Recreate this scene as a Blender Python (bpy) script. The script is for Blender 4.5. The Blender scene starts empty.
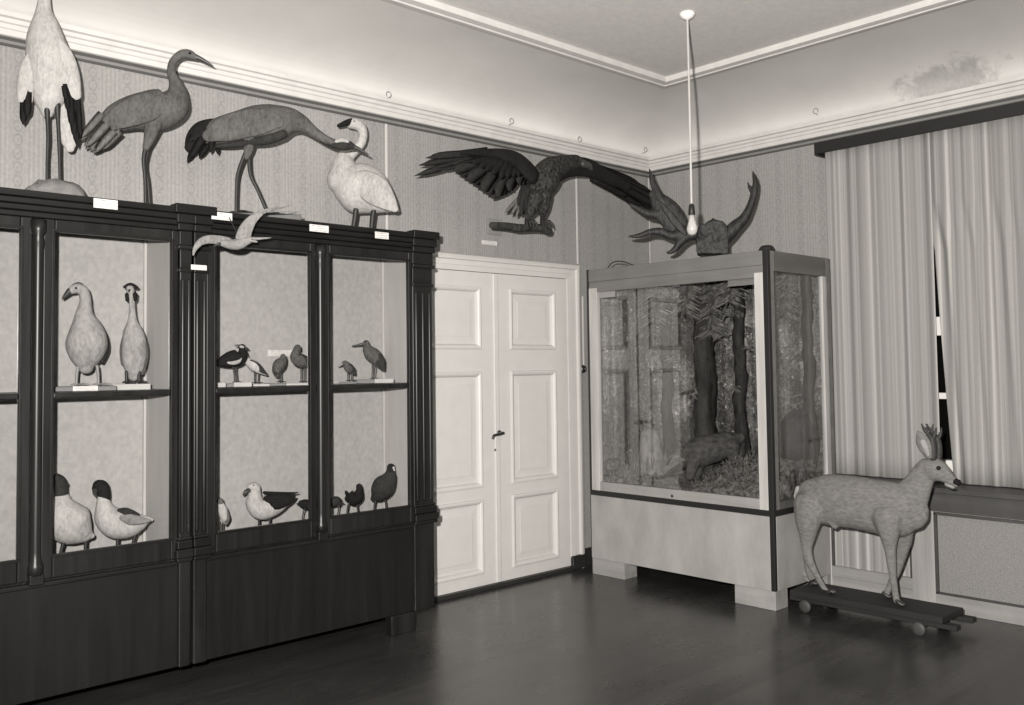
import bpy, bmesh, math, random
from mathutils import Vector as V, Matrix
random.seed(7)
C = bpy.context.scene.collection
pi = math.pi

# ------------------------------------------------------------------ camera
F, YAW, PIT, ROL, CX, CY, EYE = 925.8, math.radians(42.968), math.radians(2.5827), math.radians(-.7636), 510.0, 324.6, 1.5
_f = V((math.sin(YAW)*math.cos(PIT), math.cos(YAW)*math.cos(PIT), math.sin(PIT)))
_r = V((math.cos(YAW), -math.sin(YAW), 0)); _u = _r.cross(_f)
RT = _r*math.cos(ROL)+_u*math.sin(ROL); UP = _u*math.cos(ROL)-_r*math.sin(ROL)
CAM = V((0, 0, EYE))
def ray(u, v): return _f + RT*((u-CX)/F) - UP*((v-CY)/F)
def at(u, v, ax, val):
    d = ray(u, v); return CAM + d*((val-CAM[ax])/d[ax])
cd = bpy.data.cameras.new('camera'); co = bpy.data.objects.new('camera', cd); C.objects.link(co)
cd.sensor_width = 36; cd.sensor_fit = 'HORIZONTAL'; cd.lens = F*36/1024
cd.shift_x = (512-CX)/1024; cd.shift_y = (CY-352.5)/1024; cd.clip_start = .05
m = Matrix.Identity(4)
for i in range(3): m[i][0] = RT[i]; m[i][1] = UP[i]; m[i][2] = -_f[i]; m[i][3] = CAM[i]
co.matrix_world = m
bpy.context.scene.camera = co

# ------------------------------------------------------------------ room sizes
XR, YL, XB, YB = 6.03, 4.77, -1.6, -2.4          # window wall, door wall, the two walls behind the camera
ZW = 3.09                                         # top of the wallpaper

# ------------------------------------------------------------------ materials
WARM = (1.0, .975, .94)
def col(g): return (g*WARM[0], g*WARM[1], g*WARM[2], 1)
class NT:
    def __init__(s, name):
        s.m = bpy.data.materials.new(name); s.m.use_nodes = True
        s.t = s.m.node_tree; s.b = s.t.nodes['Principled BSDF']; s.out = s.t.nodes['Material Output']
    def n(s, typ, **k):
        nd = s.t.nodes.new(typ)
        for a, b in k.items():
            if a.startswith('i_'):
                key = a[2:]; key = int(key) if key.isdigit() else key.replace('_', ' ')
                if isinstance(b, bpy.types.NodeSocket): s.t.links.new(b, nd.inputs[key])
                else: nd.inputs[key].default_value = b
            else: setattr(nd, a, b)
        return nd
    def l(s, a, b): s.t.links.new(a, b)
    def math(s, op, a, b=None, c=None):
        nd = s.t.nodes.new('ShaderNodeMath'); nd.operation = op
        for i, x in enumerate((a, b, c)):
            if x is None: continue
            if isinstance(x, (int, float)): nd.inputs[i].default_value = x
            else: s.t.links.new(x, nd.inputs[i])
        return nd.outputs[0]
    def coords(s, scale=(1, 1, 1), kind='Object'):
        tc = s.n('ShaderNodeTexCoord'); mp = s.n('ShaderNodeMapping'); s.l(tc.outputs[kind], mp.inputs[0]); mp.inputs['Scale'].default_value = scale
        return mp.outputs[0]
    def noise(s, vec, scale, detail=4, rough=.6, dist=0):
        nd = s.n('ShaderNodeTexNoise'); s.l(vec, nd.inputs['Vector'])
        nd.inputs['Scale'].default_value = scale; nd.inputs['Detail'].default_value = detail; nd.inputs['Roughness'].default_value = rough
        nd.inputs['Distortion'].default_value = dist
        return nd.outputs['Fac']
    def ramp(s, fac, stops):
        nd = s.n('ShaderNodeValToRGB'); s.l(fac, nd.inputs[0]); e = nd.color_ramp.elements
        e[0].position, e[0].color = stops[0][0], col(stops[0][1]); e[1].position, e[1].color = stops[-1][0], col(stops[-1][1])
        for p, g in stops[1:-1]:
            k = e.new(p); k.color = col(g)
        return nd.outputs[0]
    def bump(s, h, strength=.3, dist=.005):
        nd = s.n('ShaderNodeBump'); s.l(h, nd.inputs['Height']); nd.inputs['Strength'].default_value = strength; nd.inputs['Distance'].default_value = dist
        s.l(nd.outputs[0], s.b.inputs['Normal'])
    def rough(s, r, spec=.5): s.b.inputs['Roughness'].default_value = r; s.b.inputs['Specular IOR Level'].default_value = spec

def mottled(name, lo, hi, scale=20, stretch=(1, 1, 1), rough=.7, bump=.3, bd=.004, spec=.3, detail=5):
    t = NT(name); v = t.coords(stretch); f = t.noise(v, scale, detail)
    t.l(t.ramp(f, [(.3, lo), (.7, hi)]), t.b.inputs['Base Color']); t.rough(rough, spec)
    if bump: t.bump(f, bump, bd)
    return t.m
def wood(name, lo, hi, grain='z', rough=.4, scale=14, bump=.1, spec=.5):
    st = {'z': (1, 1, .06), 'x': (.06, 1, 1), 'y': (1, .06, 1)}[grain]
    t = NT(name); v = t.coords(st); f = t.noise(v, scale, 6, .65, .6); k = t.noise(t.coords((1, 1, .3)), 5, 3)
    f2 = t.math('ADD', t.math('MULTIPLY', f, .7), t.math('MULTIPLY', k, .3))
    t.l(t.ramp(f2, [(.32, lo), (.68, hi)]), t.b.inputs['Base Color']); t.rough(rough, spec); t.bump(f, bump, .002)
    return t.m
def plain(name, g, rough=.6, spec=.4, var=.06):
    return mottled(name, g*(1-var), g*(1+var), 9, rough=rough, bump=.05, bd=.001, spec=spec, detail=3)
def glass(name, ior=1.5, tint=.97):
    t = NT(name); t.t.nodes.remove(t.b)
    tr = t.n('ShaderNodeBsdfTransparent'); tr.inputs[0].default_value = (tint, tint, tint, 1)
    gl = t.n('ShaderNodeBsdfGlossy'); gl.inputs['Roughness'].default_value = .0
    ge = t.n('ShaderNodeNewGeometry'); io = t.math('ADD', ior, t.math('MULTIPLY', ge.outputs['Backfacing'], 1/ior-ior))
    fr = t.n('ShaderNodeFresnel'); t.l(io, fr.inputs[0])
    mx = t.n('ShaderNodeMixShader'); t.l(fr.outputs[0], mx.inputs[0]); t.l(tr.outputs[0], mx.inputs[1]); t.l(gl.outputs[0], mx.inputs[2])
    t.l(mx.outputs[0], t.out.inputs[0]); return t.m

def frosted():
    t = NT('frosted_bulb_glass'); t.b.inputs['Base Color'].default_value = col(.8); t.rough(.12, .6)
    tr = t.n('ShaderNodeBsdfTransparent'); mx = t.n('ShaderNodeMixShader'); mx.inputs[0].default_value = .68
    t.l(t.b.outputs[0], mx.inputs[1]); t.l(tr.outputs[0], mx.inputs[2]); t.l(mx.outputs[0], t.out.inputs[0]); return t.m
def wallpaper_mat():
    t = NT('wallpaper'); tc = t.n('ShaderNodeTexCoord'); sp = t.n('ShaderNodeSeparateXYZ'); t.l(tc.outputs['Object'], sp.inputs[0])
    s = t.math('ADD', sp.outputs[0], sp.outputs[1]); z = sp.outputs[2]
    sx = t.math('MULTIPLY', t.math('SUBTRACT', t.math('FRACT', t.math('DIVIDE', s, .17)), .5), .17)
    zz = t.math('MULTIPLY', t.math('SUBTRACT', t.math('FRACT', t.math('DIVIDE', z, .066)), .5), .066)
    d = t.math('SQRT', t.math('ADD', t.math('POWER', t.math('ABSOLUTE', t.math('DIVIDE', sx, .019)), 2), t.math('POWER', t.math('ABSOLUTE', t.math('DIVIDE', zz, .027)), 2)))
    ring = t.math('LESS_THAN', t.math('ABSOLUTE', t.math('SUBTRACT', d, .95)), .22)
    dot = t.math('LESS_THAN', d, .3)
    incol = t.math('LESS_THAN', t.math('ABSOLUTE', sx), .036)
    stripe = t.math('MULTIPLY', t.math('SINE', t.math('MULTIPLY', s, 2*pi/.021)), t.math('SUBTRACT', 1, incol))
    nz = t.noise(tc.outputs['Object'], 60, 3, .7); big = t.noise(tc.outputs['Object'], 1.3, 2)
    a = t.math('ADD', .5, t.math('MULTIPLY', stripe, .10))
    a = t.math('SUBTRACT', a, t.math('MULTIPLY', ring, .15)); a = t.math('SUBTRACT', a, t.math('MULTIPLY', dot, .12))
    a = t.math('ADD', a, t.math('MULTIPLY', t.math('SUBTRACT', nz, .5), .7)); a = t.math('ADD', a, t.math('MULTIPLY', t.math('SUBTRACT', big, .5), .25))
    t.l(t.ramp(a, [(0, .15), (1, .385)]), t.b.inputs['Base Color']); t.rough(.75, .2); return t.m

def floor_mat():
    t = NT('floor_boards'); tc = t.n('ShaderNodeTexCoord'); sp = t.n('ShaderNodeSeparateXYZ'); t.l(tc.outputs['Object'], sp.inputs[0])
    w = .14; fy = t.math('DIVIDE', sp.outputs[1], w); seam = t.math('LESS_THAN', t.math('ABSOLUTE', t.math('SUBTRACT', t.math('FRACT', fy), .5)), .012)
    wn = t.n('ShaderNodeTexWhiteNoise', noise_dimensions='1D'); t.l(t.math('FLOOR', t.math('ADD', fy, .5)), wn.inputs['W'])
    n1 = t.noise(t.coords((.8, 6, 1)), 4, 6, .65, .4); n2 = t.noise(tc.outputs['Object'], 1.6, 4)
    a = t.math('ADD', t.math('MULTIPLY', n1, .45), t.math('ADD', t.math('MULTIPLY', n2, .4), t.math('MULTIPLY', wn.outputs[0], .15)))
    a = t.math('SUBTRACT', a, t.math('MULTIPLY', seam, .2))
    t.l(t.ramp(a, [(.25, .012), (.75, .05)]), t.b.inputs['Base Color'])
    r = t.n('ShaderNodeMapRange', i_0=n2); r.inputs[3].default_value = .16; r.inputs[4].default_value = .38; t.l(r.outputs[0], t.b.inputs['Roughness'])
    t.b.inputs['Specular IOR Level'].default_value = .7
    t.bump(t.math('SUBTRACT', n1, seam), .12, .003); return t.m

def cove_mat():
    t = NT('cove_plaster'); tc = t.n('ShaderNodeTexCoord'); p = tc.outputs['Object']
    mp = t.n('ShaderNodeMapping', vector_type='POINT'); t.l(p, mp.inputs[0])
    sp = t.n('ShaderNodeSeparateXYZ'); t.l(p, sp.inputs[0])
    def gauss(c, r): # 1 inside
        return t.math('ABSOLUTE', t.math('DIVIDE', t.math('SUBTRACT', sp.outputs['XYZ'.index(c[0])], c[1]), r))
    dy = gauss(('Y', 2.33), .36); dz = gauss(('Z', 3.25), .13)
    d = t.math('SQRT', t.math('ADD', t.math('POWER', dy, 2), t.math('POWER', dz, 2)))
    nn = t.noise(p, 9, 6, .75, .5)
    k = t.math('MULTIPLY', t.math('GREATER_THAN', sp.outputs[0], 5), t.math('SUBTRACT', t.math('ADD', 1, t.math('MULTIPLY', t.math('SUBTRACT', nn, .5), 2.6)), d))
    k2 = t.n('ShaderNodeMapRange', i_0=k); k2.inputs[1].default_value = 0; k2.inputs[2].default_value = .5
    st = t.math('MULTIPLY', k2.outputs[0], t.math('ADD', .35, t.math('MULTIPLY', t.noise(p, 30, 4, .7), .6)))
    base = t.noise(p, 2.2, 3)
    a = t.math('SUBTRACT', t.math('ADD', .59, t.math('MULTIPLY', t.math('SUBTRACT', base, .5), .16)), t.math('MULTIPLY', st, .34))
    t.l(t.ramp(a, [(0, .05), (1, .9)]), t.b.inputs['Base Color']); t.rough(.8, .2)
    t.bump(t.noise(p, 40, 4), .08, .003); return t.m

def curtain_mat():
    t = NT('striped_curtain'); tc = t.n('ShaderNodeTexCoord'); sp = t.n('ShaderNodeSeparateXYZ'); t.l(tc.outputs['Object'], sp.inputs[0])
    n = t.n('ShaderNodeTexNoise', noise_dimensions='1D'); t.l(t.math('MULTIPLY', sp.outputs[1], 26), n.inputs['W']); n.inputs['Scale'].default_value = 1; n.inputs['Detail'].default_value = 3
    weave = t.noise(t.coords((1, 1, 25)), 30, 3)
    a = t.math('ADD', t.math('MULTIPLY', n.outputs['Fac'], .85), t.math('MULTIPLY', weave, .15))
    t.l(t.ramp(a, [(.32, .23), (.46, .28), (.56, .345), (.7, .48)]), t.b.inputs['Base Color']); t.rough(.9, .1)
    tr = t.n('ShaderNodeBsdfTransparent'); mx = t.n('ShaderNodeMixShader'); mx.inputs[0].default_value = .12
    t.l(t.b.outputs[0], mx.inputs[1]); t.l(tr.outputs[0], mx.inputs[2]); t.l(mx.outputs[0], t.out.inputs[0]); return t.m

def card_mat():
    t = NT('written_card'); tc = t.n('ShaderNodeTexCoord'); sp = t.n('ShaderNodeSeparateXYZ'); t.l(tc.outputs['Generated'], sp.inputs[0])
    ln = t.math('LESS_THAN', t.math('ABSOLUTE', t.math('SUBTRACT', t.math('FRACT', t.math('MULTIPLY', sp.outputs[2], 3)), .5)), .13)
    br = t.math('GREATER_THAN', t.noise(t.coords((14, 14, 2), 'Generated'), 2.2, 3), .48)
    inn = t.math('LESS_THAN', t.math('ABSOLUTE', t.math('SUBTRACT', sp.outputs[0], .5)), .38)
    a = t.math('MULTIPLY', t.math('MULTIPLY', ln, br), inn)
    t.l(t.ramp(a, [(0, .56), (1, .2)]), t.b.inputs['Base Color']); t.rough(.7, .2); return t.m

def forest_mat():
    t = NT('painted_forest'); p = t.coords((1, 1, 1))
    tr = t.noise(t.coords((1, 1, .05)), 11, 4, .6, .3); fo = t.noise(p, 30, 8, .8, 1.5); big = t.noise(p, 3.2, 3, .6)
    lit = t.math('MULTIPLY', t.math('GREATER_THAN', t.noise(p, 24, 5, .7), .63), t.math('GREATER_THAN', big, .45))
    a = t.math('ADD', t.math('MULTIPLY', tr, .35), t.math('ADD', t.math('MULTIPLY', fo, .5), t.math('MULTIPLY', big, .25)))
    a = t.math('ADD', a, t.math('MULTIPLY', lit, .13))
    t.l(t.ramp(a, [(.42, .012), (.52, .07), (.6, .24), (.72, .75)]), t.b.inputs['Base Color']); t.rough(.85, .1); return t.m

M = {}
M['paper'] = wallpaper_mat(); M['floor'] = floor_mat(); M['cove'] = cove_mat(); M['curtain'] = curtain_mat(); M['card'] = card_mat(); M['forest'] = forest_mat()
M['plaster'] = plain('white_plaster', .56, .8, .2); M['ceil'] = mottled('grey_ceiling_paint', .56, .64, 30, rough=.8, bump=.1)
M['border'] = plain('dark_border', .075, .7, .2); M['border2'] = plain('grey_border', .2, .7, .2)
M['door'] = plain('cream_door_paint', .52, .45, .4, .03); M['skirt'] = plain('dark_skirting', .022, .4)
M['seam'] = plain('pale_strip', .5, .7, .2)
M['cab'] = wood('dark_cabinet_wood', .003, .018, 'z', .36, spec=.3); M['cabx'] = wood('dark_cabinet_rail', .003, .013, 'x', .38, spec=.3)
M['cabd'] = wood('dark_cabinet_panel', .004, .011, 'z', .45, spec=.25)
M['linen'] = mottled('pale_backing_cloth', .29, .37, 45, (1, 1, .8), .9, .15, .003, .1)
M['lining'] = mottled('grey_lining_board', .36, .42, 12, (1, 1, .2), .9, .05, .002, .1)
M['glass'] = glass('cabinet_glass', 1.42); M['caseglass'] = glass('display_glass', 1.85, .95)
M['black'] = plain('black_paint', .012, .5); M['blackmetal'] = plain('black_metal', .015, .3, .6); M['brass'] = plain('dull_metal', .25, .35, .6)
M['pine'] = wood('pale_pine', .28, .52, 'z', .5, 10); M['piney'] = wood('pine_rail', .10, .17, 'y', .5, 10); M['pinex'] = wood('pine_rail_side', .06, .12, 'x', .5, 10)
M['pineb'] = wood('pine_bottom_rail', .2, .3, 'y', .5, 10)
M['ply'] = mottled("plywood", .25, .33, 7, (1, 1, .5), .5, .25, .012, .3, 4)
M['plyfoot'] = wood('pine_block', .18, .32, 'y', .6, 12)
M['bulb'] = frosted(); M['white'] = plain('white_enamel', .75, .35, .5)
M['cordmat'] = plain('pale_cord', .42, .7, .2)
M['night'] = plain('dark_night_pane', .004, .05, .5)
M['rodwood'] = plain('dark_rod', .012, .5)
M['coverwood'] = wood('radiator_pine', .20, .38, 'z', .5, 10); M['coverrail'] = wood('radiator_rail', .18, .32, 'y', .5, 10); M['sillwood'] = wood('dark_sill', .03, .07, 'y', .45, 10)
M['mesh'] = mottled('woven_infill', .16, .26, 120, rough=.85, bump=.3, bd=.002)
# animals
def feather(name, lo, hi, scale=26, st=(1, 1, .45), bump=.6):
    t = NT(name); f = t.noise(t.coords(st), scale*2.2, 6, .7, .8); k = t.noise(t.coords((1, 1, 1)), 7, 3); vo = t.n('ShaderNodeTexVoronoi'); t.l(t.coords((1, 1, .5)), vo.inputs['Vector']); vo.inputs['Scale'].default_value = 75
    a = t.math('ADD', t.math('MULTIPLY', f, .6), t.math('ADD', t.math('MULTIPLY', k, .3), t.math('MULTIPLY', t.math('MULTIPLY', vo.outputs['Distance'], 1.2), .1)))
    t.l(t.ramp(a, [(.3, lo), (.62, hi)]), t.b.inputs['Base Color']); t.rough(.8, .12); t.bump(a, bump, .012); return t.m
M['fwhite'] = feather('white_feathers', .22, .44); M['ftern'] = feather('tern_feathers', .10, .24)
M['fgoose'] = feather('goose_feathers', .13, .34, 18)
M['fpale'] = feather('pale_feathers', .18, .38); M['fgrey'] = feather('grey_feathers', .04, .14, 22)
M['fcrane'] = feather('crane_grey_feathers', .03, .105, 18, (1, 1, .5)); M['fdark'] = feather('dark_feathers', .008, .036); M['fblack'] = feather('black_feathers', .005, .014)
M['fbrown'] = feather('brown_feathers', .02, .11, 40); M['feagle'] = feather('eagle_feathers', .004, .018, 34)
M['feaglep'] = feather('pale_eagle_feathers', .06, .16, 34)
M['fspeck'] = mottled('speckled_eagle_plumage', .003, .06, 70, (1, 1, .6), .8, .6, .006, .15, 2)
M['leg'] = plain('dark_leg_skin', .02, .5); M['legpale'] = plain('pale_leg_skin', .2, .5); M['bill'] = plain('dark_bill', .04, .4); M['billpale'] = plain('horn_bill', .25, .4)
M['eye'] = plain('glass_eye', .006, .08, .8)
M['stone'] = mottled('stone_mount', .10, .22, 14, rough=.9, bump=.6, bd=.01)
M['base'] = wood('dark_mount_board', .015, .05, 'x', .5); M['basepale'] = plain('white_mount_board', .34, .6); M['basemid'] = plain('grey_mount_board', .22, .6)
M['fur'] = mottled('deer_coat', .11, .19, 70, (1, .4, 1), .85, .35, .004, .15, 6); M['furpale'] = mottled('pale_deer_hair', .2, .32, 30, rough=.85, bump=.3)
M['furdark'] = mottled('dark_badger_fur', .03, .12, 40, (1, .4, 1), .8, .6, .006, .15, 5); M['furgrey'] = mottled('grey_badger_fur', .07, .17, 40, (1, .4, 1), .8, .6, .006, .15, 5)
M['antler'] = mottled('antler_bone', .006, .03, 40, (1, 1, .4), .55, .7, .012, .4, 5); M['roeantler'] = mottled('roe_antler', .02, .05, 60, rough=.6, bump=.6)
M['hoof'] = plain('hoof_horn', .03, .4)
M['moss'] = mottled('moss_ground', .02, .3, 34, rough=.95, bump=.9, bd=.02, spec=.05, detail=8); M['bark'] = mottled('spruce_bark', .008, .07, 22, (1, 1, .3), .95, .9, .015, .05, 7)
M['paletrunk'] = mottled('pale_stump', .12, .34, 20, (1, 1, .4), .9, .8, .015, .1, 6); M['needle'] = mottled('spruce_needles', .03, .3, 30, rough=.8, bump=0)
M['rock'] = mottled('dark_boulder', .012, .05, 9, rough=.9, bump=.8, bd=.02); M['grass'] = plain('dry_grass', .2, .8, .1, .4)
M['cart'] = wood('cart_board', .006, .014, 'y', .6); M['wheel'] = wood('cart_wheel', .025, .05, 'z', .6)

# ------------------------------------------------------------------ mesh builder
def cr(pts, k):
    """Catmull-Rom through rows of floats"""
    n = len(pts); out = []
    if n < 3: 
        for i in range(n-1):
            for j in range(k): t = j/k; out.append([a+(b-a)*t for a, b in zip(pts[i], pts[i+1])])
        return out+[list(pts[-1])]
    for i in range(n-1):
        p0 = pts[max(i-1, 0)]; p1 = pts[i]; p2 = pts[i+1]; p3 = pts[min(i+2, n-1)]
        for j in range(k):
            t = j/k
            out.append([.5*(2*b+(c-a)*t+(2*a-5*b+4*c-d)*t*t+(3*b-a-3*c+d)*t**3) for a, b, c, d in zip(p0, p1, p2, p3)])
    return out+[list(pts[-1])]
class MB:
    def __init__(s): s.v = []; s.f = []
    def box(s, x0, x1, y0, y1, z0, z1):
        x0, x1 = sorted((x0, x1)); y0, y1 = sorted((y0, y1)); z0, z1 = sorted((z0, z1)); b = len(s.v)
        s.v += [V((x, y, z)) for z in (z0, z1) for y in (y0, y1) for x in (x0, x1)]
        s.f += [[b+i for i in q] for q in ((0, 2, 3, 1), (4, 5, 7, 6), (0, 1, 5, 4), (2, 6, 7, 3), (0, 4, 6, 2), (1, 3, 7, 5))]; return s
    def obox(s, c, ax, ay, az):
        b = len(s.v); c = V(c); ax, ay, az = V(ax), V(ay), V(az)
        s.v += [c+ax*i+ay*j+az*k for k in (-1, 1) for j in (-1, 1) for i in (-1, 1)]
        s.f += [[b+i for i in q] for q in ((0, 2, 3, 1), (4, 5, 7, 6), (0, 1, 5, 4), (2, 6, 7, 3), (0, 4, 6, 2), (1, 3, 7, 5))]; return s
    def tube(s, pts, rad, n=14, N=None, w=1.0, k=5, flat_ends=False):
        """lofted body: pts world, rad in-plane radius per point, N the across direction, w its width factor (number or list)"""
        ws = w if isinstance(w, (list, tuple)) else [w]*len(pts)
        rows = cr([list(p)+[r, q] for p, r, q in zip(pts, rad, ws)], k)
        P = [V(r[:3]) for r in rows]; R = [max(r[3], 1e-4) for r in rows]; W = [r[4] for r in rows]
        T = [(P[min(i+1, len(P)-1)]-P[max(i-1, 0)]).normalized() for i in range(len(P))]
        if N is None:
            N = T[0].orthogonal()
        N = V(N).normalized(); rings = []
        def ring(c, r, wd, t):
            bb = t.cross(N)
            bb = bb.normalized() if bb.length > 1e-5 else t.orthogonal().normalized()
            nn = bb.cross(t).normalized()
            return [c+bb*(r*math.cos(2*pi*j/n))+nn*(r*wd*math.sin(2*pi*j/n)) for j in range(n)]
        seq = []
        if not flat_ends:
            for a in (.95, .65, .3): seq.append((P[0]-T[0]*R[0]*math.sin(a*pi/2)*.85, R[0]*math.cos(a*pi/2), W[0], T[0]))
        seq += list(zip(P, R, W, T))
        if not flat_ends:
            for a in (.3, .65, .95): seq.append((P[-1]+T[-1]*R[-1]*math.sin(a*pi/2)*.85, R[-1]*math.cos(a*pi/2), W[-1], T[-1]))
        b = len(s.v)
        for q in seq: s.v += ring(*q)
        for i in range(len(seq)-1):
            for j in range(n): s.f.append([b+i*n+j, b+i*n+(j+1) % n, b+(i+1)*n+(j+1) % n, b+(i+1)*n+j])
        s.f.append([b+j for j in range(n)][::-1]); s.f.append([b+(len(seq)-1)*n+j for j in range(n)]); return s
    def ball(s, c, r, sx=1, sy=1, sz=1, n=14):
        b = len(s.v); m_ = n//2; c = V(c)
        s.v.append(c+V((0, 0, r*sz)))
        for i in range(1, m_):
            a = pi*i/m_
            for j in range(n): q = 2*pi*j/n; s.v.append(c+V((r*sx*math.sin(a)*math.cos(q), r*sy*math.sin(a)*math.sin(q), r*sz*math.cos(a))))
        s.v.append(c-V((0, 0, r*sz))); e = len(s.v)-1
        for j in range(n):
            s.f.append([b, b+1+j, b+1+(j+1) % n]); s.f.append([e, b+1+(m_-2)*n+(j+1) % n, b+1+(m_-2)*n+j])
        for i in range(m_-2):
            for j in range(n): p = b+1+i*n; s.f.append([p+j, p+n+j, p+n+(j+1) % n, p+(j+1) % n])
        return s
    def lathe(s, c, prof, n=20, axis=None):
        """prof: (radius, height) pairs along axis from c"""
        c = V(c); az = V(axis or (0, 0, 1)).normalized(); ax = az.orthogonal().normalized(); ay = az.cross(ax); b = len(s.v)
        for r, h in prof:
            for j in range(n): q = 2*pi*j/n; s.v.append(c+az*h+ax*(r*math.cos(q))+ay*(r*math.sin(q)))
        for i in range(len(prof)-1):
            for j in range(n): s.f.append([b+i*n+j, b+i*n+(j+1) % n, b+(i+1)*n+(j+1) % n, b+(i+1)*n+j])
        s.f.append([b+j for j in range(n)][::-1]); s.f.append([b+(len(prof)-1)*n+j for j in range(n)]); return s
    def blade(s, p0, p1, w0, w1, N, th=.004, bend=0.0, tip=.55):
        """a feather / leaf: a thin closed lens from p0 to p1, N its face direction"""
        p0, p1, N = V(p0), V(p1), V(N).normalized(); t = (p1-p0); L = t.length; t.normalize(); sd = t.cross(N).normalized(); nn = sd.cross(t)
        K = 7; b = len(s.v)
        for i in range(K+1):
            q = i/K; w = w0+(w1-w0)*q
            if q > tip: w *= math.sqrt(max(0, 1-((q-tip)/(1-tip))**2))
            w = max(w, w0*.02); c = p0+t*(L*q)+nn*(bend*math.sin(q*pi*.5)*L)
            s.v += [c-sd*w, c+nn*th, c+sd*w, c-nn*th]
        for i in range(K):
            for j in range(4): s.f.append([b+i*4+j, b+i*4+(j+1) % 4, b+(i+1)*4+(j+1) % 4, b+(i+1)*4+j])
        s.f.append([b+3, b+2, b+1, b]); s.f.append([b+K*4+j for j in range(4)]); return s
    def prism(s, pts, d):
        """closed polygon pts extruded by vector d"""
        b = len(s.v); n = len(pts); d = V(d); s.v += [V(p) for p in pts]+[V(p)+d for p in pts]
        s.f.append([b+i for i in range(n)][::-1]); s.f.append([b+n+i for i in range(n)])
        for i in range(n): s.f.append([b+i, b+(i+1) % n, b+n+(i+1) % n, b+n+i])
        return s
    def build(s, name, mat, parent=None, loc=None, smooth=True, bevel=0, remesh=0, subsurf=0, sm_iter=0, angle=None):
        org = V(parent.location) if parent is not None else V(loc or (0, 0, 0))
        if parent is not None and parent.parent is not None:
            q = parent; org = V((0, 0, 0))
            while q is not None: org += V(q.location); q = q.parent
        me = bpy.data.meshes.new(name); me.from_pydata([v-org for v in s.v], [], s.f)
        bm = bmesh.new(); bm.from_mesh(me); bmesh.ops.recalc_face_normals(bm, faces=bm.faces); bm.to_mesh(me); bm.free()
        me.materials.append(M[mat] if isinstance(mat, str) else mat)
        if smooth:
            for p in me.polygons: p.use_smooth = True
        o = bpy.data.objects.new(name, me); C.objects.link(o)
        if parent is not None: o.parent = parent
        else: o.location = org
        if remesh:
            r = o.modifiers.new('remesh', 'REMESH'); r.mode = 'VOXEL'; r.voxel_size = remesh; r.use_smooth_shade = True
            q = o.modifiers.new('smooth', 'SMOOTH'); q.iterations = sm_iter or 6; q.factor = .5
        if bevel:
            bv = o.modifiers.new('bevel', 'BEVEL'); bv.width = bevel; bv.segments = 2; bv.limit_method = 'ANGLE'; bv.angle_limit = math.radians(35); bv.harden_normals = True
        return o
def tag(o, label=None, cat=None, group=None, kind=None):
    if label: o['label'] = label
    if cat: o['category'] = cat
    if group: o['group'] = group
    if kind: o['kind'] = kind
    return o
def thing(name, loc, label, cat, group=None):
    o = bpy.data.objects.new(name, None); C.objects.link(o); o.location = loc; o.empty_display_size = .05
    return tag(o, label, cat, group)
def struct(o): o['kind'] = 'structure'; return o
def each(name, mat, parent, *bs, **k):
    for q in bs: boxes(q).build(name, mat, parent, **k)
def boxes(*bs):
    b = MB()
    for q in bs: b.box(*q)
    return b

# ------------------------------------------------------------------ the room
struct(boxes((XB-.1, XR+.1, YB-.1, YL+.1, -.08, 0)).build('floor', 'floor', smooth=False))
# the opening of the window in the right wall
WY0, WY1, WZ0, WZ1 = 1.75, 3.02, .8, 2.85
struct(boxes((XB, XR+.15, YL, YL+.15, 0, 3.6)).build('wall_left', 'paper', smooth=False))
struct(boxes((XR, XR+.15, YB, WY0, 0, 3.6), (XR, XR+.15, WY1, YL, 0, 3.6), (XR, XR+.15, WY0, WY1, 0, WZ0), (XR, XR+.15, WY0, WY1, WZ1, 3.6)).build('wall_right', 'paper', smooth=False))
def sweep(prof, name, mat, smooth=False):
    b = MB()
    n = len(prof)
    for d, z in prof: b.v += [V((XB+d, YB+d, z)), V((XR-d, YB+d, z)), V((XR-d, YL-d, z)), V((XB+d, YL-d, z))]
    for i in range(n-1):
        for j in range(4): b.f.append([i*4+j, i*4+(j+1) % 4, (i+1)*4+(j+1) % 4, (i+1)*4+j])
    return struct(b.build(name, mat, smooth=smooth))
sweep([(0, 3.045), (.006, 3.045), (.006, 3.058), (0, 3.058)], 'trim_1', 'border')
sweep([(0, 3.058), (.004, 3.058), (.004, 3.076), (0, 3.076)], 'trim_2', 'border2')
sweep([(0, 3.074), (.008, 3.074), (.008, 3.090), (0, 3.090)], 'trim_3', 'border')
sweep([(0, 3.088), (.022, 3.092), (.026, 3.118), (.034, 3.122), (.040, 3.140), (.052, 3.145), (.058, 3.162), (.075, 3.167), (.078, 3.186), (.058, 3.190), (.055, 3.2), (0, 3.2)], 'trim_4', 'plaster')
cv = [(.05, 3.185)]+[(.055+.69*(1-math.cos(i/16*pi/2)), 3.19+.31*math.sin(i/16*pi/2)) for i in range(17)]+[(.80, 3.50), (.80, 3.56)]
sweep(cv, 'trim_5', 'cove', True)
sweep([(.735, 3.53), (.735, 3.478), (.775, 3.474), (.783, 3.492), (.79, 3.492), (.795, 3.476), (.838, 3.480), (.845, 3.53)], 'trim_6', 'plaster')
struct(boxes((XB+.78, XR-.78, YB+.78, YL-.78, 3.515, 3.6)).build('ceiling', 'ceil', smooth=False))
struct(boxes((XB, 3.41, YL-.018, YL, 0, .12), (5.15, XR-.02, YL-.018, YL, 0, .13)).build('baseboard_left', 'skirt', bevel=.004))
struct(boxes((XR-.018, XR, 3.1, YL-.018, 0, .12), (XR-.018, XR, YB, 1.45, 0, .12)).build('baseboard_right', 'skirt', bevel=.004))
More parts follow.
